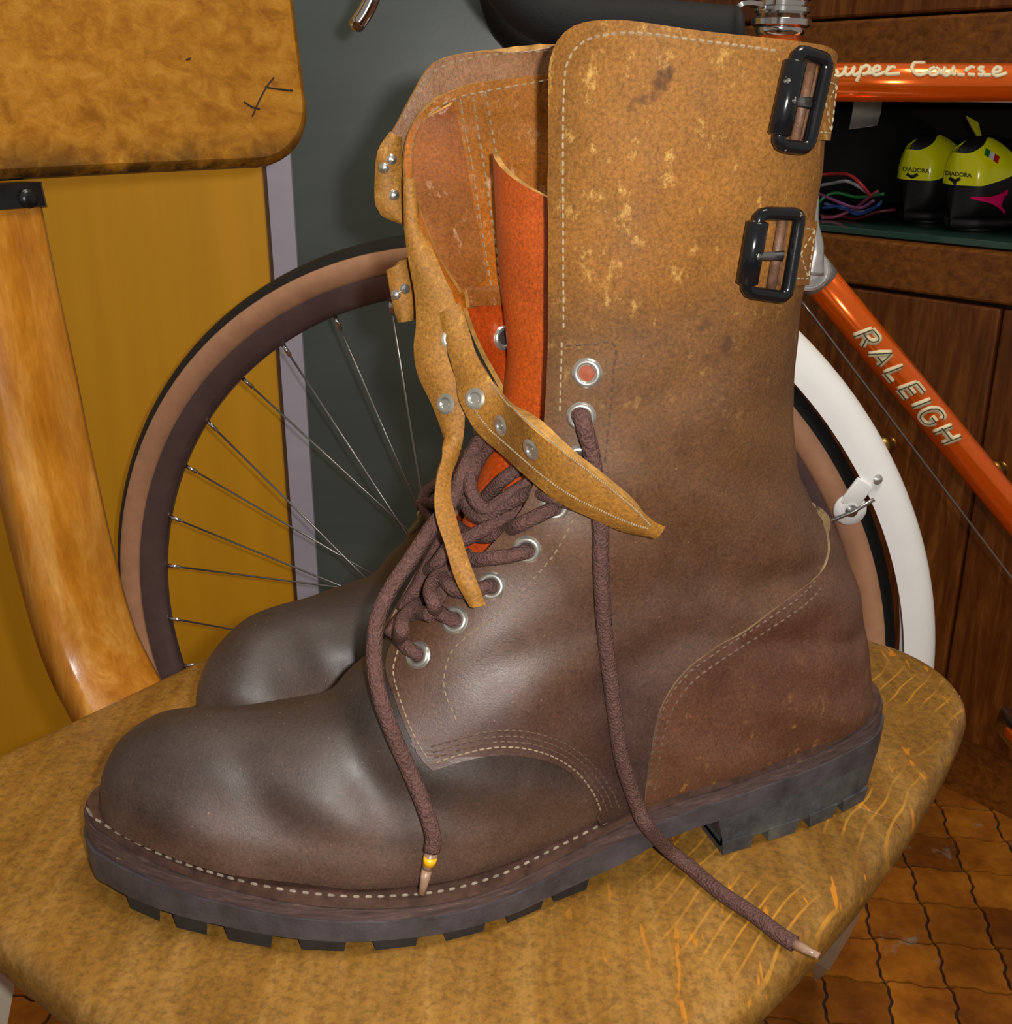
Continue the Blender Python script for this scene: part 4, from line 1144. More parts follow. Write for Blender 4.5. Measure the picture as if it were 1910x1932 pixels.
def panel(name, fr, polys, parent, mats, outer=.0020, inner=-.0002, step=.0045, label=None):
    """polys: list of (side, [(r, al)...]) -> closed leather panels over the last"""
    g = G(); surf = G()
    for side, ra in polys:
        P = [Vector((a * KU, r * KV)) for r, a in ra]
        # densify boundary
        Q = []
        for i in range(len(P)):
            a, b = P[i], P[(i + 1) % len(P)]; k = max(1, int((b - a).length / .0035))
            Q += [a.lerp(b, t / k) for t in range(k)]
        nb = len(Q)
        xs = [p.x for p in Q]; ys = [p.y for p in Q]
        extra = []
        x = min(xs) + step / 2
        row = 0
        while x < max(xs):
            y = min(ys) + step / 2 + (step / 2 if row % 2 else 0)
            while y < max(ys):
                extra.append(Vector((x, y))); y += step
            x += step * .87; row += 1
        # keep interior points only
        qx, qy = np.array(xs), np.array(ys); keep = []
        ex = np.array([(p.x, p.y) for p in extra])
        if len(ex):
            ins = np.zeros(len(ex), bool); j = nb - 1
            for i in range(nb):
                c = ((qy[i] > ex[:, 1]) != (qy[j] > ex[:, 1])) & (ex[:, 0] < (qx[j] - qx[i]) * (ex[:, 1] - qy[i]) / (qy[j] - qy[i] + 1e-15) + qx[i])
                ins ^= c; j = i
            md = np.full(len(ex), 9.0)
            for i in range(nb): md = np.minimum(md, (ex[:, 0] - qx[i]) ** 2 + (ex[:, 1] - qy[i]) ** 2)
            keep = [p for p, k, m in zip(extra, ins, md) if k and m > (.45 * step) ** 2]
        vv, ee, ff, *_ = delaunay_2d_cdt(Q + keep, [], [list(range(nb))], 1, 1e-7)
        al = np.clip([p.x / KU for p in vv], .0, math.pi); rr = np.clip([p.y / KV for p in vv], 0, 1)
        A = bootP(fr, side, rr, al, outer); B = bootP(fr, side, rr, al, inner)
        n = len(vv)
        cnt = {}
        for f in ff:
            for i in range(len(f)):
                e = (f[i], f[(i + 1) % len(f)]); cnt[e] = 1
        bnd = [e for e in cnt if (e[1], e[0]) not in cnt]
        g.add(A, [tuple(f) for f in ff], 0); surf.add(A, [tuple(f) for f in ff])
        g.add(B, [tuple(reversed(f)) for f in ff], 0 if len(mats) < 3 else 2)
        bv = sorted({i for e in bnd for i in e}); ix = {k: i for i, k in enumerate(bv)}; L = len(bv)
        g.add([A[i] for i in bv] + [B[i] for i in bv], [(ix[b], ix[a], ix[a] + L, ix[b] + L) for a, b in bnd], 1)
    o = g.build(name, None, parent, True, mats)
    if label: o['label'] = label
    return o, surf
def ra_of(pts, n=110): return [px2ra(p[0], p[1]) for p in catmull([(x, y) for x, y in pts], n)]

def capsule(P0, P1, up, wdt, hgt):
    """a stitch: small faceted bar lying on a surface"""
    P0, P1, up = Vector(P0), Vector(P1), Vector(up); d = (P1 - P0)
    if d.length < 1e-7: return [], []
    t = d.normalized(); b = t.cross(up).normalized()
    m0, m1 = P0 + d * .2, P1 - d * .2
    v = [P0, m0 + b * wdt, m0 + up * hgt, m0 - b * wdt, m1 + b * wdt, m1 + up * hgt, m1 - b * wdt, P1]
    return v, [(0, 1, 2), (0, 2, 3), (1, 4, 5, 2), (2, 5, 6, 3), (4, 7, 5), (5, 7, 6)]

def sole_strip(fr, zlo, zhi, ins_lo, ins_hi, s0=.005, s1=.3355, n=110, cap_lo=True, cap_hi=True, front_slant=0.0):
    """closed solid between two heights following the sole outline"""
    k = np.linspace(0, 1, n); S = s0 + (s1 - s0) * (0.5 - 0.5 * np.cos(np.pi * k)) if s1 > .3 else s0 + (s1 - s0) * (1 - np.cos(np.pi / 2 * k))
    wn, wf = oN(S), oF(S)
    c = (wn + wf) / 2; h = (wn - wf) / 2
    sm = (s0 + .333) / 2
    def ring(z, ins, sl):
        sc = np.maximum(h - ins, 0.0004 if s1 > .3 else .0005)
        SS = S - ins * sstep(.28, .3355, S) * 1.0 + ins * sstep(.04, 0, S)
        SS = np.where(S > s1 - 1e-6, SS + sl, SS) if s1 < .3 else SS
        zz = z(S) if callable(z) else np.full(n, z)
        return fr.W(SS, c + sc, zz), fr.W(SS, c - sc, zz)
    a, b = ring(zlo, ins_lo, front_slant); d, e = ring(zhi, ins_hi, 0)
    v = list(a) + list(b) + list(d) + list(e); f = []
    for i in range(n - 1):
        f.append((i, i + 1, 2 * n + i + 1, 2 * n + i)); f.append((n + i + 1, n + i, 3 * n + i, 3 * n + i + 1))
        if cap_lo: f.append((i, n + i, n + i + 1, i + 1))
        if cap_hi: f.append((2 * n + i, 2 * n + i + 1, 3 * n + i + 1, 3 * n + i))
    f.append((0, 2 * n, 3 * n, n)); f.append((n - 1, 2 * n - 1, 4 * n - 1, 3 * n - 1))
    return v, f

QUARTER_PX = [(1044, 300), (1044, 170), (1048, 115), (1062, 78), (1090, 52), (1130, 42), (1190, 42), (1300, 55), (1450, 73), (1560, 88), (1578, 95),
              (1572, 150), (1556, 250), (1541, 330), (1527, 420), (1513, 535), (1500, 610), (1490, 700), (1486, 800), (1489, 880),
              (1502, 920), (1530, 965), (1549, 1008), (1552, 1040), (1536, 1082), (1500, 1116), (1420, 1170), (1340, 1222), (1290, 1260),
              (1256, 1303), (1236, 1350), (1223, 1420), (1213, 1488)]
QUARTER_PX2 = [(1128, 1543), (1113, 1505), (1083, 1466), (1040, 1437), (985, 1422), (930, 1421), (870, 1434), (824, 1449), (818, 1451), (814, 1448), (800, 1436), (772, 1382),
               (747, 1312), (735, 1262), (748, 1216), (790, 1165), (832, 1128), (890, 1072), (950, 1008), (992, 955), (1014, 900), (1026, 830), (1033, 770), (1040, 650), (1043, 450)]
def boot_details_common(fr, root):
    # vamp and last-shaped lower
    g = G()
    for side in (1, -1):
        P, _, _ = gridside(fr, side, 0, .56, 150, 96)
        nr, na = P.shape[:2]
        g.add(P.reshape(-1, 3), [(i * na + j, i * na + j + 1, (i + 1) * na + j + 1, (i + 1) * na + j) for i in range(nr - 1) for j in range(na - 1)])
    bm = bmesh.new(); 
    o = g.build('vamp', 'vamp', root)
    bm.from_mesh(o.data); bmesh.ops.remove_doubles(bm, verts=bm.verts, dist=2e-5); bmesh.ops.recalc_face_normals(bm, faces=bm.faces)
    for f in bm.faces: f.smooth = True
    bm.to_mesh(o.data); bm.free()
    # sole
    mid = lambda S: solez(S) + (weltz(S) - solez(S)) * .52
    mid2 = lambda S: weltz(S) - .0030
    out = G(); out.add(*sole_strip(fr, solez, mid, -.0006, -.0010)); osole = out.build('outsole', 'rubber', root, True, sharp=40)
    out = G(); out.add(*sole_strip(fr, mid, lambda S: mid2(S) - .0004, -.0002, .0002)); out.build('midsole', 'midsole', root, True, sharp=40)
    out = G(); out.add(*sole_strip(fr, mid2, weltz, .0008, .0014)); out.build('welt', 'welt', root, True, sharp=40)
    out = G(); out.add(*sole_strip(fr, lambda S: S * 0 + .0055, lambda S: solez(S) + .0004, .0012, -.0004, .005, .100, 60, front_slant=-.004))
    out.build('heel', 'heelrubber', root, True, sharp=40)
    # lugs
    def lug(s, side, ln, wd, zt, zb, mat):
        w = float(oN(s) if side > 0 else oF(s)); sg = 1 if side > 0 else -1
        ds = .004; dw = (float((oN if side > 0 else oF)(s + ds)) - float((oN if side > 0 else oF)(s - ds))) / (2 * ds)
        pts = []
        for z, k, ins in ((zb, .86, .0014), (zt, 1.0, .0004)):
            for (u, q) in ((-.5, 0), (.5, 0), (.5, 1), (-.5, 1)):
                ss = s + u * ln * k
                ww = w + dw * (ss - s) - sg * (ins + q * wd)
                pts.append(fr.W(ss, ww, z))
        g = G(); g.add(pts, [(0, 3, 2, 1), (4, 5, 6, 7), (0, 1, 5, 4), (1, 2, 6, 5), (2, 3, 7, 6), (3, 0, 4, 7)])
        o = g.build('lug', mat, osole, False)
        return o
    for s in (.3165, .3005, .281, .2565, .2315, .2065, .1825, .1625):
        zt = float(solez(s)) + .001; zb = max(.0003, float(solez(s)) - (.0058 if s < .27 else .0074))
        for side in (1, -1):
            lug(s, side, .0165 if s < .3 else .012, .020, zt, zb, 'lugrubber')
    for s in (.089, .067, .046, .027):
        for side in (1, -1): lug(s, side, .0155, .018, .0070, .0003, 'heelrubber')
    return osole

# ================================================================== NEAR BOOT
boot = thing('boot', 'tall brown leather lace-up boot with open buckled cuff, in front on the chair', 'boot', tuple(NEAR.O), 'pair of brown boots')
boot_details_common(NEAR, boot)
q_ra = ra_of(QUARTER_PX); q_ra2 = ra_of(QUARTER_PX2)
def smooth_rear(ra):
    ra = [list(p) for p in ra]; idx = [i for i, (r, a) in enumerate(ra) if a < 1.05 and r > .66]
    if len(idx) > 8:
        i0, i1 = idx[0], idx[-1]; A = np.array([ra[i][1] for i in range(i0, i1 + 1)]); R_ = np.array([ra[i][0] for i in range(i0, i1 + 1)])
        k = 11; pad = k // 2
        As = np.convolve(np.pad(A, pad, 'edge'), np.ones(k) / k, 'valid'); Rs = np.convolve(np.pad(R_, pad, 'edge'), np.ones(k) / k, 'valid')
        w_ = np.minimum(1, np.minimum(np.arange(len(A)), np.arange(len(A))[::-1]) / 4.0)
        for j, i in enumerate(range(i0, i1 + 1)): ra[i] = [R_[j] * (1 - w_[j]) + Rs[j] * w_[j], A[j] * (1 - w_[j]) + As[j] * w_[j]]
    # the cut edge runs upward without doubling back
    return [tuple(p) for p in ra]
q_ra = smooth_rear(q_ra)
bot = [(0.004, q_ra[-1][1] + (q_ra2[0][1] - q_ra[-1][1]) * t) for t in (0.0, .33, .66, 1.0)]
quarter_poly = q_ra + bot + q_ra2
quarter, surfQ = panel('quarter', NEAR, [(1, quarter_poly)], boot, ['quarter', 'edge_pale', 'lining'], .0022, .0001, label='brown oiled leather outer side panel rising into the cuff flap')
# inner side quarter: same cut, lower
inq = [(min(r, .80), a) for r, a in quarter_poly]
quarter_in, surfI = panel('quarter', NEAR, [(-1, inq)], boot, ['quarter', 'edge_dark', 'redlining'], .0020, .0001)
# heel counter, both sides
c_edge = ra_of([(1213, 1488), (1223, 1420), (1236, 1350), (1256, 1303), (1290, 1260), (1340, 1222), (1420, 1170), (1500, 1116), (1536, 1082), (1552, 1040), (1549, 1008)])
cr = c_edge[-1][0]
cnt_poly = [(0.004, c_edge[0][1])] + c_edge + [(cr + .006, .02), (cr * .66, .012), (cr * .33, .012), (0.004, .012)]
counter, surfC = panel('heel_counter', NEAR, [(1, cnt_poly), (-1, cnt_poly)], boot, ['counter', 'edge_pale'], .0030, .0001, label='red-brown leather heel counter with double stitched edge')
# back strip up the shaft
strip = [(cr - .02, .0), (cr - .02, .95), (.70, 1.15), (.80, 1.15), (.975, 1.10), (.975, .0)]
bs, surfB = panel('back_strip', NEAR, [(1, strip), (-1, strip)], boot, ['quarter', 'edge_dark'], -.0001, -.0014)
# lookup over everything on the outer side
LK = G()
for q in (surfQ, surfC, surfB): LK.add(q.v, q.f)
LK.add(_V, _T)
BOOTBV = BVHTree.FromPolygons(LK.v, LK.f)
def on_boot(x, y, lift=0.0):
    h, n, fi, d = BOOTBV.ray_cast(EYE, ray(x, y).normalized())
    if h is None:
        r, a = px2ra(x, y); h = Vector(bootP(NEAR, 1, [r], [a], .002)[0]); n = Vector((0, -1, 0))
    if n.dot(ray(x, y)) > 0: n = -n
    return h + n * lift, n
def seam(pts, n_per=None, pitch=.0030, ln=.0021, wd=.00042, hg=.00045, g=None, lift=.0):
    """row of stitches along a pixel polyline on the boot"""
    D = catmull([(x, y, 0) for x, y in pts], 220)
    Q = [on_boot(p[0], p[1], lift) for p in D]
    P = [q[0] for q in Q]; d = [0]
    for a, b in zip(P, P[1:]): d.append(d[-1] + (b - a).length)
    t = 0; 
    def at(t):
        i = min(max(int(np.searchsorted(d, t)) - 1, 0), len(P) - 2)
        k = (t - d[i]) / (d[i + 1] - d[i] + 1e-12); return P[i].lerp(P[i + 1], k), Q[i][1]
    while t + ln < d[-1]:
        (a, n), (b, _) = at(t), at(t + ln)
        if (b - a).length < ln * 1.6: g.add(*capsule(a, b, n, wd, hg))
        t += pitch
    return g
def offs(pts, dx, dy): return [(x + dx, y + dy) for x, y in pts]
# --- stitching on the upper
pale = G(); dark = G()
seam([(1063, 620), (1062, 300), (1064, 170), (1070, 120), (1092, 85), (1130, 68), (1200, 62), (1300, 74), (1440, 92), (1470, 97)], g=pale, pitch=.0026)
seam([(1060, 645), (1056, 780)], g=pale, pitch=.0026)
seam([(1068, 652), (1110, 650), (1160, 648), (1158, 700), (1150, 790), (1140, 880)], g=dark)
seam([(1090, 965), (1050, 1040), (1000, 1100), (945, 1155), (895, 1190), (855, 1225), (840, 1262), (838, 1300), (850, 1335), (862, 1362)], g=pale, wd=.0003)
seam([(752, 1225), (742, 1265), (752, 1310), (775, 1375), (798, 1418), (812, 1436)], g=pale, wd=.0003, pitch=.0026)
arcs = [(822, 1440), (870, 1424), (930, 1411), (988, 1412), (1044, 1428), (1090, 1458), (1122, 1500), (1137, 1540)]
for k, q in enumerate((0, 10, 20, 31)):
    P = [(822 - q * .3, 1440 - q), (870, 1424 - q), (930, 1411 - q), (988 + q * .25, 1412 - q), (1044 + q * .6, 1428 - q * .85), (1090 + q * .8, 1458 - q * .6), (1122 + q, 1500 - q * .4), (1137 + q * 1.1, 1538 - q * .3)]
    seam(P, g=pale if k == 0 else dark, pitch=.0026, wd=.00035)
cl1 = [(1224, 1484), (1233, 1420), (1246, 1356), (1266, 1312), (1298, 1272), (1346, 1236), (1426, 1184), (1506, 1130), (1542, 1094)]
seam(cl1, g=dark); seam(offs(cl1, 12, 12), g=dark)
pale.build('stitching', 'thread', boot, False)['kind'] = 'stuff'
dark.build('stitching', 'thread_dark', boot, False)['kind'] = 'stuff'
# --- welt stitches
ws = G()
S = .020
while S < .332:
    w = float(oN(S)) ; 
    a = NEAR.W(S, w - .0034, float(weltz(S)) + .00005); b = NEAR.W(S + .0026, float(oN(S + .0026)) - .0034, float(weltz(S + .0026)) + .00005)
    ws.add(*capsule(a, b, (0, 0, 1), .00055, .0007)); S += .0042 if S < .28 else .0034
ws.build('welt_stitching', 'weltthread', boot, False)['kind'] = 'stuff'
# --- eyelets
EY = [(1108, 704), (1097, 786), (1093, 868), (1047, 955), (995, 1037), (927, 1106), (858, 1170), (789, 1236)]
def eyelet(c, n, parent, r=.0050, hole='hole'):
    g = G(); g.add(*lathe([(.0025, -.0004), (.0025, .0006), (.0031, .0012), (.0039, .0013), (.0046, .0009), (r, .0)], c, n, 28))
    o = g.build('eyelet', 'nickel', parent)
    g = G(); g.add(*lathe([(.00001, .00035), (.0026, .0003)], c, n, 20)); g.build('eyelet_hole', hole, o)
    return o
eypos = []
for i, (x, y) in enumerate(EY):
    c, n = on_boot(x, y, .0001); eypos.append((c, n)); eyelet(c, n, boot, hole='holeorange' if i == 0 else 'hole')
# --- tongue
def B(x, y, w): return NEAR.at(x, y, w)
def pxw(l): return [B(*p) for p in l]
TL = pxw([(935, 287, -.020), (941, 400, -.020), (948, 520, -.020), (962, 650, -.018), (958, 720, -.016), (945, 800, -.014), (915, 880, -.012), (890, 960, -.012), (835, 1050, -.012), (785, 1130, -.012), (715, 1222, -.012)])
TR = pxw([(1090, 395, .012), (1090, 460, .012), (1088, 540, .012), (1085, 650, .012), (1080, 740, .012), (1060, 830, .012), (1030, 910, .012), (985, 985, .012), (915, 1075, .012), (850, 1150, .012), (765, 1242, .012)])
tv, tf, tm = sheet(lofted(TL, TR, 48, 9, .006, tuple(-NEAR.a * -1)), .0022)
obj('tongue', tv, tf, None, boot, True, ['tongue', 'tongue', 'edge'], tm)['label'] = 'orange leather tongue inside the boot'
# --- inner flap of the cuff (opened away from the viewer), inner face towards us
IL = pxw([(885, 158, -.0430), (820, 188, -.0425), (778, 236, -.044), (762, 290, -.041), (766, 350, -.038), (786, 420, -.034), (815, 490, -.030), (845, 550, -.026), (868, 596, -.023)])
IR = pxw([(1120, 128, -.0445), (1120, 150, -.0445), (1120, 200, -.0445), (1115, 260, -.0445), (1110, 330, -.0440), (1105, 400, -.0435), (1100, 470, -.0430), (1090, 540, -.0425), (1080, 600, -.0420)])
iv, if_, im = sheet(lofted(IL, IR, 40, 14, .0005, (0, 1, 0)), .0024)
flap = obj('inner_flap', iv, if_, None, boot, True, ['lining', 'suede', 'edge'], im)
flap['label'] = 'amber lined inner flap of the boot cuff'
FB = BVHTree.FromPolygons([Vector(v) for v in iv], if_)
def on_flap(x, y, lift=.0):
    h, n, i, d = FB.ray_cast(EYE, ray(x, y).normalized())
    if h is None: return B(x, y, -.045)
    if n.dot(ray(x, y)) > 0: n = -n
    return h + n * lift
# raised lining panel and stitch rows
PL = [on_flap(x, y, .0012) for x, y in [(846, 196), (800, 224), (782, 262), (777, 310), (782, 370), (802, 430), (828, 490), (852, 530), (868, 555)]]
PR = [on_flap(x, y, .0012) for x, y in [(852, 192), (862, 230), (872, 280), (881, 330), (890, 385), (898, 430), (905, 475), (911, 510), (914, 530)]]
pv, pf, pm = sheet(lofted(PL, PR, 26, 8, .0), .0018)
obj('lining_panel', pv, pf, None, boot, True, ['lining2', 'lining2', 'edge'], pm)
st = G()
def fseam(pts, pitch=.0032, ln=.0022):
    D = catmull([(x, y, 0) for x, y in pts], 160); P = [on_flap(p[0], p[1], .0002) for p in D]; acc = 0
    i = 0
    while i < len(P) - 1:
        j = i
        while j < len(P) - 1 and (P[j] - P[i]).length < ln: j += 1
        if (P[j] - P[i]).length < 2 * ln: st.add(*capsule(P[i], P[j], (0, -1, 0), .0004, .0005))
        k = i
        while k < len(P) - 1 and (P[k] - P[i]).length < pitch: k += 1
        if k == i: break
        i = k
fseam([(868, 186), (876, 240), (888, 300), (896, 350), (906, 420), (916, 480), (926, 540)])
fseam([(892, 180), (902, 250), (914, 320), (926, 400), (936, 470), (942, 540)])
fseam([(915, 172), (925, 230), (936, 290)])
fseam([(870, 182), (940, 168), (1000, 158), (1040, 150)])
fseam([(778, 300), (782, 262), (800, 226), (836, 196), (868, 184)])
st.build('stitching', 'thread', boot, False)['kind'] = 'stuff'
# welted band below the lining panel and the red-lined inner facing below it
bv_, bf_, bm_ = sheet(lofted([on_flap(872, 548, .0016), on_flap(874, 560, .0022), on_flap(878, 582, .0016)], [on_flap(960, 540, .0016), on_flap(962, 555, .0022), on_flap(965, 574, .0016)], 8, 8, .0), .0022)
obj('lining_band', bv_, bf_, None, boot, True, ['lining2', 'lining2', 'edge'], bm_)
RLp = pxw([(878, 582, -.022), (890, 620, -.022), (910, 665, -.022), (932, 705, -.021), (955, 745, -.020), (985, 790, -.018)])
RRp = pxw([(1010, 570, -.030), (1012, 610, -.030), (1015, 655, -.030), (1018, 700, -.029), (1022, 745, -.027), (1030, 800, -.024)])
rv, rf, rm = sheet(lofted(RLp, RRp, 20, 8, .003, (0, 1, 0)), .0022)
rlo = obj('inner_facing', rv, rf, None, boot, True, ['redlining', 'suede', 'edge'], rm)
RB = BVHTree.FromPolygons([Vector(v) for v in rv], rf)
h, n, _, _ = RB.ray_cast(EYE, ray(950, 638).normalized())
if h is not None:
    if n.dot(ray(950, 638)) > 0: n = -n
    eyelet(h + n * .0002, n, boot, .0046)
# --- outer layer of the far cuff
OL = pxw([(1000, 92, -.0500), (880, 100, -.0500), (815, 122, -.0500), (780, 175, -.0500), (752, 228, -.0500), (736, 262, -.0495), (745, 330, -.0490), (760, 400, -.0485)])
OR = pxw([(1130, 70, -.0505), (1125, 90, -.0505), (1120, 120, -.0505), (1120, 170, -.0505), (1120, 230, -.0505), (1115, 290, -.0500), (1110, 360, -.0500), (1100, 420, -.0490)])
ov, of_, om = sheet(lofted(OL, OR, 36, 14, .0005, (0, 1, 0)), .0024)
oc = obj('far_cuff', ov, of_, None, boot, True, ['cuff', 'suede', 'edge'], om)
oc['label'] = 'glossy tan band of the far cuff'
OB = BVHTree.FromPolygons([Vector(v) for v in ov], of_)
st = G()
D = catmull([(762, 225, 0), (790, 172, 0), (822, 133, 0), (880, 112, 0), (960, 100, 0), (1040, 96, 0)], 150); i = 0
P = []
for p in D:
    h, n, _, _ = OB.ray_cast(EYE, ray(p[0], p[1]).normalized()); P.append(h + Vector((0, -.0003, 0)) if h is not None else None)
last = None
for p in P:
    if p is None: continue
    if last is None: last = p; continue
    if (p - last).length > .0024:
        st.add(*capsule(last, last.lerp(p, .8), (0, -1, .3), .0004, .0005)); last = last.lerp(p, 1.3)
st.build('stitching', 'thread', boot, False)['kind'] = 'stuff'
# --- buckle-strap tabs folded behind the far cuff, with rivets
def tab(Lp, Rp, rivets, holes=()):
    v, f, m_ = sheet(lofted(pxw(Lp), pxw(Rp), 14, 6, .003, (0, -1, 0)), .0026)
    o = obj('strap_tab', v, f, None, boot, True, ['suede', 'lining', 'edge'], m_)
    bvh = BVHTree.FromPolygons([Vector(p) for p in v], f)
    for x, y in rivets:
        h, n, _, _ = bvh.ray_cast(EYE, ray(x, y).normalized())
        if h is None: continue
        if n.dot(ray(x, y)) > 0: n = -n
        g = G(); g.add(*lathe([(.0020, -.0002), (.0019, .0006), (.0013, .0011), (.00001, .0013)], h, n, 18)); g.build('rivet', 'nickel', o)
tab([(740, 252, -.0465), (716, 285, -.0465), (712, 330, -.050), (712, 385, -.050), (722, 402, -.050), (762, 418, -.050)],
    [(757, 258, -.052), (757, 300, -.050), (760, 340, -.050), (764, 378, -.050), (766, 396, -.050), (772, 410, -.050)], [(724, 317), (739, 301), (744, 368)])
tab([(734, 508, -.046), (738, 530, -.046), (743, 560, -.046), (749, 585, -.046), (757, 606, -.046)],
    [(766, 486, -.046), (774, 510, -.046), (780, 545, -.046), (786, 570, -.046), (778, 600, -.046)], [(747, 556), (764, 545)])
# --- twisted strap piece hanging from the inner flap, splitting into two straps
SL = pxw([(771, 335, -.037), (773, 435, -.034), (780, 494, -.032), (790, 553, -.030), (793, 612, -.028), (789, 654, -.026), (796, 703, -.023), (820, 754, -.018), (840, 802, -.012), (851, 832, -.009)])
SR = pxw([(776, 340, -.039), (785, 424, -.035), (808, 471, -.031), (832, 518, -.026), (858, 572, -.021), (858, 625, -.019), (843, 662, -.018), (854, 700, -.014), (870, 740, -.011), (876, 768, -.009), (872, 808, -.007), (861, 845, -.007)])
v, f, m_ = sheet(lofted(SL, SR, 40, 7, .002, (0, -1, 0)), .0042)
strapA = obj('strap', v, f, None, boot, True, ['suede', 'lining', 'edge'], m_)
strapA['label'] = 'rough tan strap twisting down from the inner flap'
TLs = pxw([(850, 825, -.009), (834, 863, -.002), (823, 907, .006), (820, 951, .013), (827, 992, .020), (844, 1036, .027), (868, 1094, .034), (895, 1138, .037)])
TRs = pxw([(873, 805, -.006), (856, 863, -.004), (845, 900, .003), (844, 934, .009), (854, 975, .017), (871, 1036, .027), (891, 1087, .035), (909, 1142, .038)])
v, f, m_ = sheet(lofted(TLs, TRs, 34, 6, .001, (0, -1, 0)), .0040)
obj('strap', v, f, None, strapA, True, ['suede', 'edge', 'edge'], m_)
def lifted(x, y, k): 
    p, n = on_boot(x, y, k); return p
ULp = [(838, 590), (852, 650), (871, 713), (878, 761), (908, 808), (956, 849), (1024, 911), (1075, 945), (1126, 968), (1177, 989), (1236, 1001)]
URp = [(862, 574), (885, 640), (922, 708), (956, 751), (1007, 795), (1058, 839), (1109, 877), (1160, 917), (1201, 951), (1242, 997)]
def w_of(p): return float((np.array(p) - NEAR.O) @ NEAR.n)
wt = w_of(on_boot(1228, 1001, .005)[0])
def strap_pts(pp, w0, w1):
    out = []
    for i, (x, y) in enumerate(pp):
        t = i / (len(pp) - 1); w = w0 + (w1 - w0) * (t ** 1.15)
        if x > 1000: w = max(w, w_of(on_boot(x, y, .004)[0]))
        out.append(B(x, y, w))
    return out
UL = strap_pts(ULp, -.022, wt + .001); UR = strap_pts(URp, -.020, wt + .003)
for i in range(2, len(UR) - 1): UR[i] = B(*URp[i], w_of(UR[i]) + .0065)
v, f, m_ = sheet(lofted(UL, UR, 56, 9, .0015, (0, -1, 0)), .0054)
strapB = obj('strap', v, f, None, boot, True, ['suede', 'lining', 'edge'], m_)
strapB['label'] = 'pointed tan strap with metal eyelets lying across the laces'
SBV = BVHTree.FromPolygons([Vector(p) for p in v], f)
SAV = BVHTree.FromPolygons([Vector(p) for p in strapA.data.vertices and [q.co + base_of(boot) for q in strapA.data.vertices]], [tuple(p.vertices) for p in strapA.data.polygons])
for bvh, par, x, y in ((SBV, strapB, 897, 752), (SBV, strapB, 946, 803), (SBV, strapB, 1003, 848), (SAV, strapA, 842, 762), (SAV, strapA, 853, 640)):
    h, n, _, _ = bvh.ray_cast(EYE, ray(x, y).normalized())
    if h is None: continue
    if n.dot(ray(x, y)) > 0: n = -n
    g = G(); g.add(*lathe([(.0016, .0), (.0017, .0008), (.0030, .0010), (.0038, .0004)], h, n, 22)); e = g.build('eyelet', 'nickel', par)
st = G()
for pts in ([(884, 755), (918, 802), (966, 846), (1034, 904), (1085, 938), (1134, 962), (1185, 984), (1224, 997)], [(925, 722), (960, 764), (1010, 808), (1062, 852), (1112, 890), (1160, 928), (1200, 962), (1228, 992)]):
    D = catmull([(x, y, 0) for x, y in pts], 90); last = None
    for p in D:
        h, n, _, _ = SBV.ray_cast(EYE, ray(p[0], p[1]).normalized())
        if h is None: continue
        if n.dot(ray(p[0], p[1])) > 0: n = -n
        h = h + n * .0002
        if last is not None and (h - last).length < .006: st.add(*capsule(last, last.lerp(h, .75), n, .0004, .0005))
        last = h
st.build('stitching', 'thread', strapB, False)['kind'] = 'stuff'
# --- laces
LR = .0026
def lace_path(pts, r=LR, name='lace', seg=10, n=None):
    P = []
    for p in pts:
        if len(p) == 2: P.append(on_boot(p[0], p[1], r * 1.05)[0])
        elif p[2] == 'L': P.append(on_boot(p[0], p[1], p[3])[0])
        elif p[2] == 'z': P.append(PZ(p[0], p[1], p[3]))
        else: P.append(B(*p))
    P = catmull(P, n or max(24, len(pts) * 10))
    g = G(); g.add(*tube(P, r, seg)); return g.build(name, 'lace', boot), P
la, P = lace_path([(905, 830, -.004), (880, 880, .002), (850, 950, .006), (822, 985, .008), (775, 1055, .012), (735, 1115, .016), (712, 1170, .022), (706, 1240, .028), (716, 1310, .034), (742, 1385, .040), (775, 1460, .044), (800, 1520, .049), (817, 1575, .053), (815, 1606, .054)], .0029)
g = G(); g.add(*tube([P[-1], B(806, 1640, .055)], [.0023, .0019], 12)); ag = g.build('aglet', 'aglet', la)
g = G(); g.add(*tube([B(812.5, 1617, .05485), B(810, 1630, .0549)], [.0024, .0023], 12)); g.build('aglet_band', 'yellow_tip', la)
g = G(); g.add(*tube([B(806, 1640, .055), B(796, 1686, .056)], [.0019, .0013], 12)); g.build('aglet', 'aglet', la)
lb, P = lace_path([(1090, 780, 'L', -.001), (1098, 783, 'L', .0025), (1104, 800, 'L', .004), (1115, 850, 'L', .003), (1124, 910, 'L', .003), (1129, 990, 'L', .003), (1131, 1080, 'L', .003), (1136, 1190, 'L', .003), (1148, 1300, 'L', .003), (1168, 1420, 'L', .003),
                    (1195, 1512, 'L', .004), (1220, 1556, .0475), (1258, 1600, 'z', .010), (1300, 1634, 'z', .0040), (1360, 1684, 'z', .0032), (1420, 1724, 'z', .0032), (1470, 1762, 'z', .0032), (1500, 1781, 'z', .003)], .0029, n=150)
g = G(); g.add(*tube([P[-1], PZ(1546, 1804, .0040)], [.0020, .0012], 10)); g.build('aglet', 'aglet', lb)
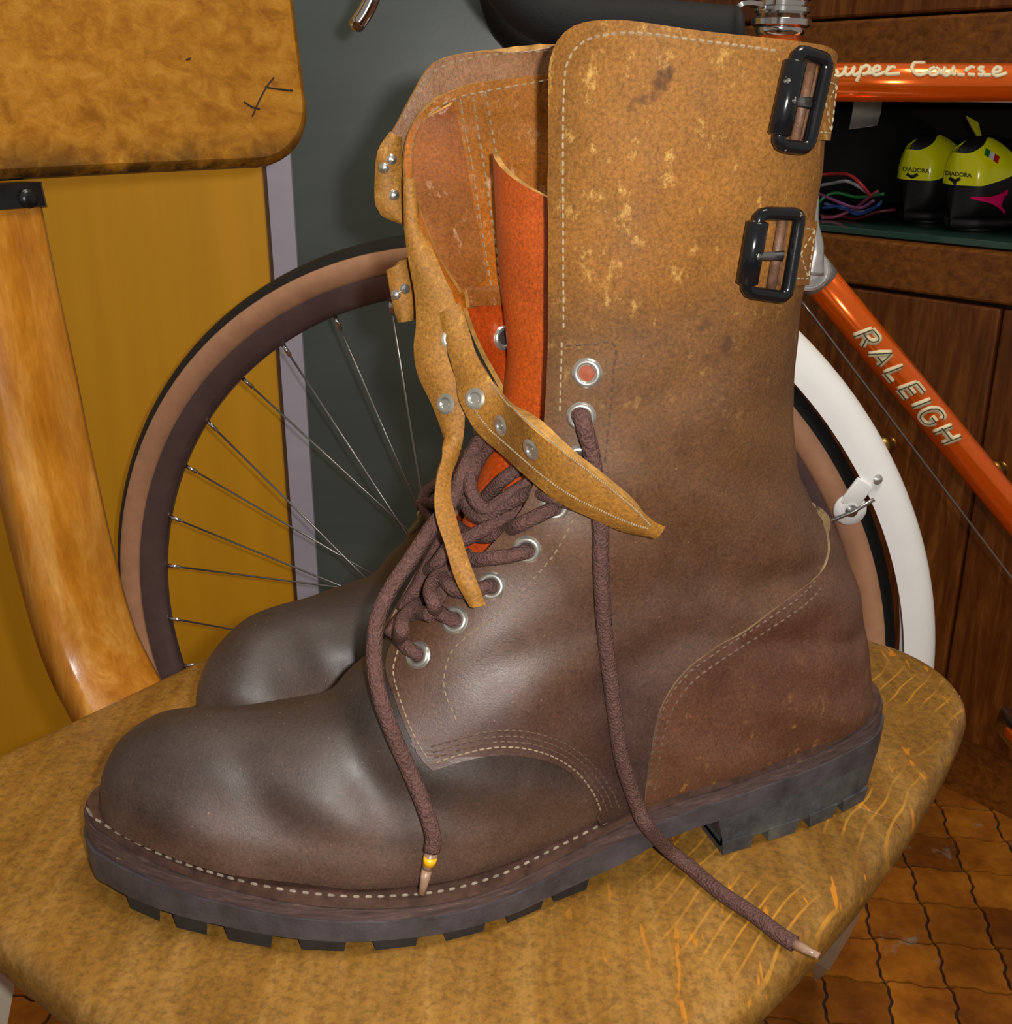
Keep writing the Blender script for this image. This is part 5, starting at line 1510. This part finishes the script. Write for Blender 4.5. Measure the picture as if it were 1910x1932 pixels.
# crossings from the near eyelets over the throat
cross = [
    [(1050, 962, 'L', -.002), (1042, 960, 'L', .002), (1022, 968, 'L', .0042), (990, 985, 'L', .0045), (955, 1002, .022), (915, 1012, .014), (880, 1006, .002), (850, 985, -.014)],
    [(1002, 1042, 'L', -.002), (990, 1040, 'L', .002), (965, 1046, 'L', .0042), (930, 1052, 'L', .0045), (895, 1056, .024), (862, 1052, .014), (835, 1036, -.002), (818, 1020, -.016)],
    [(932, 1110, 'L', -.002), (922, 1106, 'L', .002), (900, 1116, 'L', .0042), (872, 1116, 'L', .0045), (848, 1104, .026), (828, 1084, .014), (812, 1060, -.004)],
    [(864, 1174, 'L', -.002), (852, 1168, 'L', .002), (836, 1156, 'L', .0042), (818, 1138, .032), (812, 1112, .024), (830, 1082, .016), (870, 1056, .008), (915, 1030, .000)],
    [(795, 1240, 'L', -.002), (784, 1230, 'L', .002), (770, 1212, 'L', .0042), (758, 1190, .034), (762, 1166, .024), (785, 1144, .012), (808, 1126, -.004)],
    [(1085, 950, 'L', .001), (1045, 934, 'L', .003), (1000, 930, .024), (950, 955, .018), (908, 975, .014), (882, 955, .006), (872, 915, .000), (890, 870, -.006), (915, 830, -.012)],
    [(1010, 905, .020), (960, 935, .018), (920, 960, .016), (895, 940, .012), (888, 905, .006), (905, 865, .000), (930, 835, -.008)],
    [(985, 880, .012), (950, 905, .010), (925, 930, .004), (895, 965, -.006)],
    [(735, 1200, .020), (755, 1172, .016), (785, 1156, .018), (812, 1160, .028)],
    [(800, 1085, .000), (825, 1062, .014), (850, 1032, .014), (890, 1012, .016), (940, 985, .018), (990, 960, .020)],
    [(826, 1136, .020), (846, 1096, .020), (885, 1074, .020), (925, 1062, .024)],
    [(760, 1150, .004), (790, 1105, .006), (815, 1055, .002), (840, 1010, -.004)],
]
for c in cross: lace_path(c, .0026)
# --- buckles
def buckle(corners, bar_in, tabpoly, prong):
    C4 = [on_boot(x, y, .0052)[0] for x, y in corners]            # TL TR BR BL
    path = []
    for i in range(4):
        p, a, b = C4[i], C4[i - 1], C4[(i + 1) % 4]
        da, db = (a - p).normalized(), (b - p).normalized()
        for t in (0, .33, .67, 1):
            k = .0030
            q0, q1 = p + da * k, p + db * k
            path.append(q0.lerp(p, t).lerp(p.lerp(q1, t), t))
    dens = []
    for i in range(len(path)):
        a, b = path[i], path[(i + 1) % len(path)]; k = max(1, int((b - a).length / .003))
        dens += [a.lerp(b, t / k) for t in range(k)]
    root = bpy.data.objects.new('buckle', None)
    g = G(); g.add(*tube(dens, .0021, 10, closed=True)); fr = g.build('buckle', 'enamel', boot)
    n = (C4[1] - C4[0]).cross(C4[3] - C4[0]).normalized()
    if n.y > 0: n = -n
    a, b = C4[0].lerp(C4[3], .10), C4[0].lerp(C4[3], .90)
    g = G(); g.add(*tube([a, a.lerp(b, .02), a.lerp(b, .5), a.lerp(b, .98), b], [.0028, .0035, .0035, .0035, .0028], 16)); g.build('roller', 'enamel', fr)
    m0, m1 = C4[1].lerp(C4[2], .5), C4[0].lerp(C4[3], .52)
    c0, c1 = C4[0].lerp(C4[1], .72), C4[3].lerp(C4[2], .72)
    g = G(); g.add(*tube([c0 - n * .0026, c1 - n * .0026], .0016, 8)); g.build('centre_bar', 'edge_dark', fr)
    pm = c0.lerp(c1, .5)
    g = G(); g.add(*tube([pm + n * .0005, pm.lerp(m1, .5) + n * .0014, m1 + n * .0032, m1.lerp(C4[0].lerp(C4[3], .52) - (m0 - m1) * .06, 1) + n * .0040], [.0017, .0014, .0012, .0009], 8, flat=n)); g.build('prong', 'steel', fr)
    T = [on_boot(x, y, .0012)[0] for x, y in tabpoly]
    Lp = [T[0], T[0].lerp(T[3], .5), T[3]]; Rp = [T[1], T[1].lerp(T[2], .5), T[2]]
    v, f, m_ = sheet(lofted(Lp, Rp, 10, 6, .0008, tuple(n)), .0024)
    t = obj('buckle_tab', v, f, None, fr, True, ['quarter', 'quarter', 'edge_dark'], m_)
    st = G()
    Q = [T[0].lerp(T[2], .12) + n * .0024, T[1].lerp(T[3], .12) + n * .0024, T[2].lerp(T[0], .12) + n * .0024, T[3].lerp(T[1], .12) + n * .0024]
    for a, b in ((Q[0], Q[1]), (Q[1], Q[2]), (Q[2], Q[3]), (Q[0], Q[2]), (Q[1], Q[3])):
        k = int((b - a).length / .0026)
        for i in range(k): st.add(*capsule(a.lerp(b, i / k), a.lerp(b, (i + .7) / k), n, .0003, .0004))
    st.build('stitching', 'thread', fr, False)['kind'] = 'stuff'
buckle([(1484, 98), (1536, 112), (1502, 276), (1448, 268)], 0, [(1530, 132), (1577, 150), (1553, 266), (1505, 262)], 0)
buckle([(1416, 400), (1486, 402), (1462, 556), (1392, 546)], 0, [(1478, 410), (1530, 416), (1514, 536), (1462, 536)], 0)

# ================================================================== FAR BOOT (right foot)
FAR = BootFrame((0.166 + .0082, 0.436 + .0995), 17.5, -1)
boot2 = thing('boot', 'matching brown leather boot standing behind, only its dark toe showing', 'boot', tuple(FAR.O), 'pair of brown boots')
boot_details_common(FAR, boot2)
q2 = [(min(r, .955), a) for r, a in quarter_poly]
panel('quarter', FAR, [(1, q2), (-1, q2)], boot2, ['quarter', 'edge_pale', 'lining'], .0022, .0001, .0065)
panel('heel_counter', FAR, [(1, cnt_poly), (-1, cnt_poly)], boot2, ['counter', 'edge_pale'], .0030, .0001, .0065)
strip2 = [(min(r, .95), a) for r, a in strip]
panel('back_strip', FAR, [(1, strip2), (-1, strip2)], boot2, ['quarter', 'edge_dark'], -.0001, -.0014, .0065)
T1 = [FAR.W(float(F_s(r)) - .009, -.022, float(F_z(r)) - .004) for r in np.linspace(.50, .93, 12)]
T2_ = [FAR.W(float(F_s(r)) - .009, .022, float(F_z(r)) - .004) for r in np.linspace(.52, .93, 12)]
v, f, m_ = sheet(lofted(T1, T2_, 24, 7, .001, tuple(FAR.a)), .0022)
obj('tongue', v, f, 'tongue', boot2, True)
for x, y in EY[1:]:
    r, a = px2ra(x, y)
    for sd in (1, -1):
        p = Vector(bootP(FAR, sd, [r], [a], .0024)[0]); n = (Vector(bootP(FAR, sd, [r], [a], .006)[0]) - p).normalized(); eyelet(p, n, boot2)
prs = [px2ra(x, y) for x, y in EY[1:]]
for i in range(len(prs) - 1):
    for sd in (1, -1):
        a = bootP(FAR, sd, [prs[i][0]], [prs[i][1]], .004)[0]; b = bootP(FAR, -sd, [prs[i + 1][0]], [prs[i + 1][1]], .004)[0]
        m0 = (np.array(a) + np.array(b)) / 2 + FAR.a * .010 + np.array([0, 0, .004])
        g = G(); g.add(*tube(catmull([a, m0, b], 18), .0026, 8)); g.build('lace', 'lace', boot2)
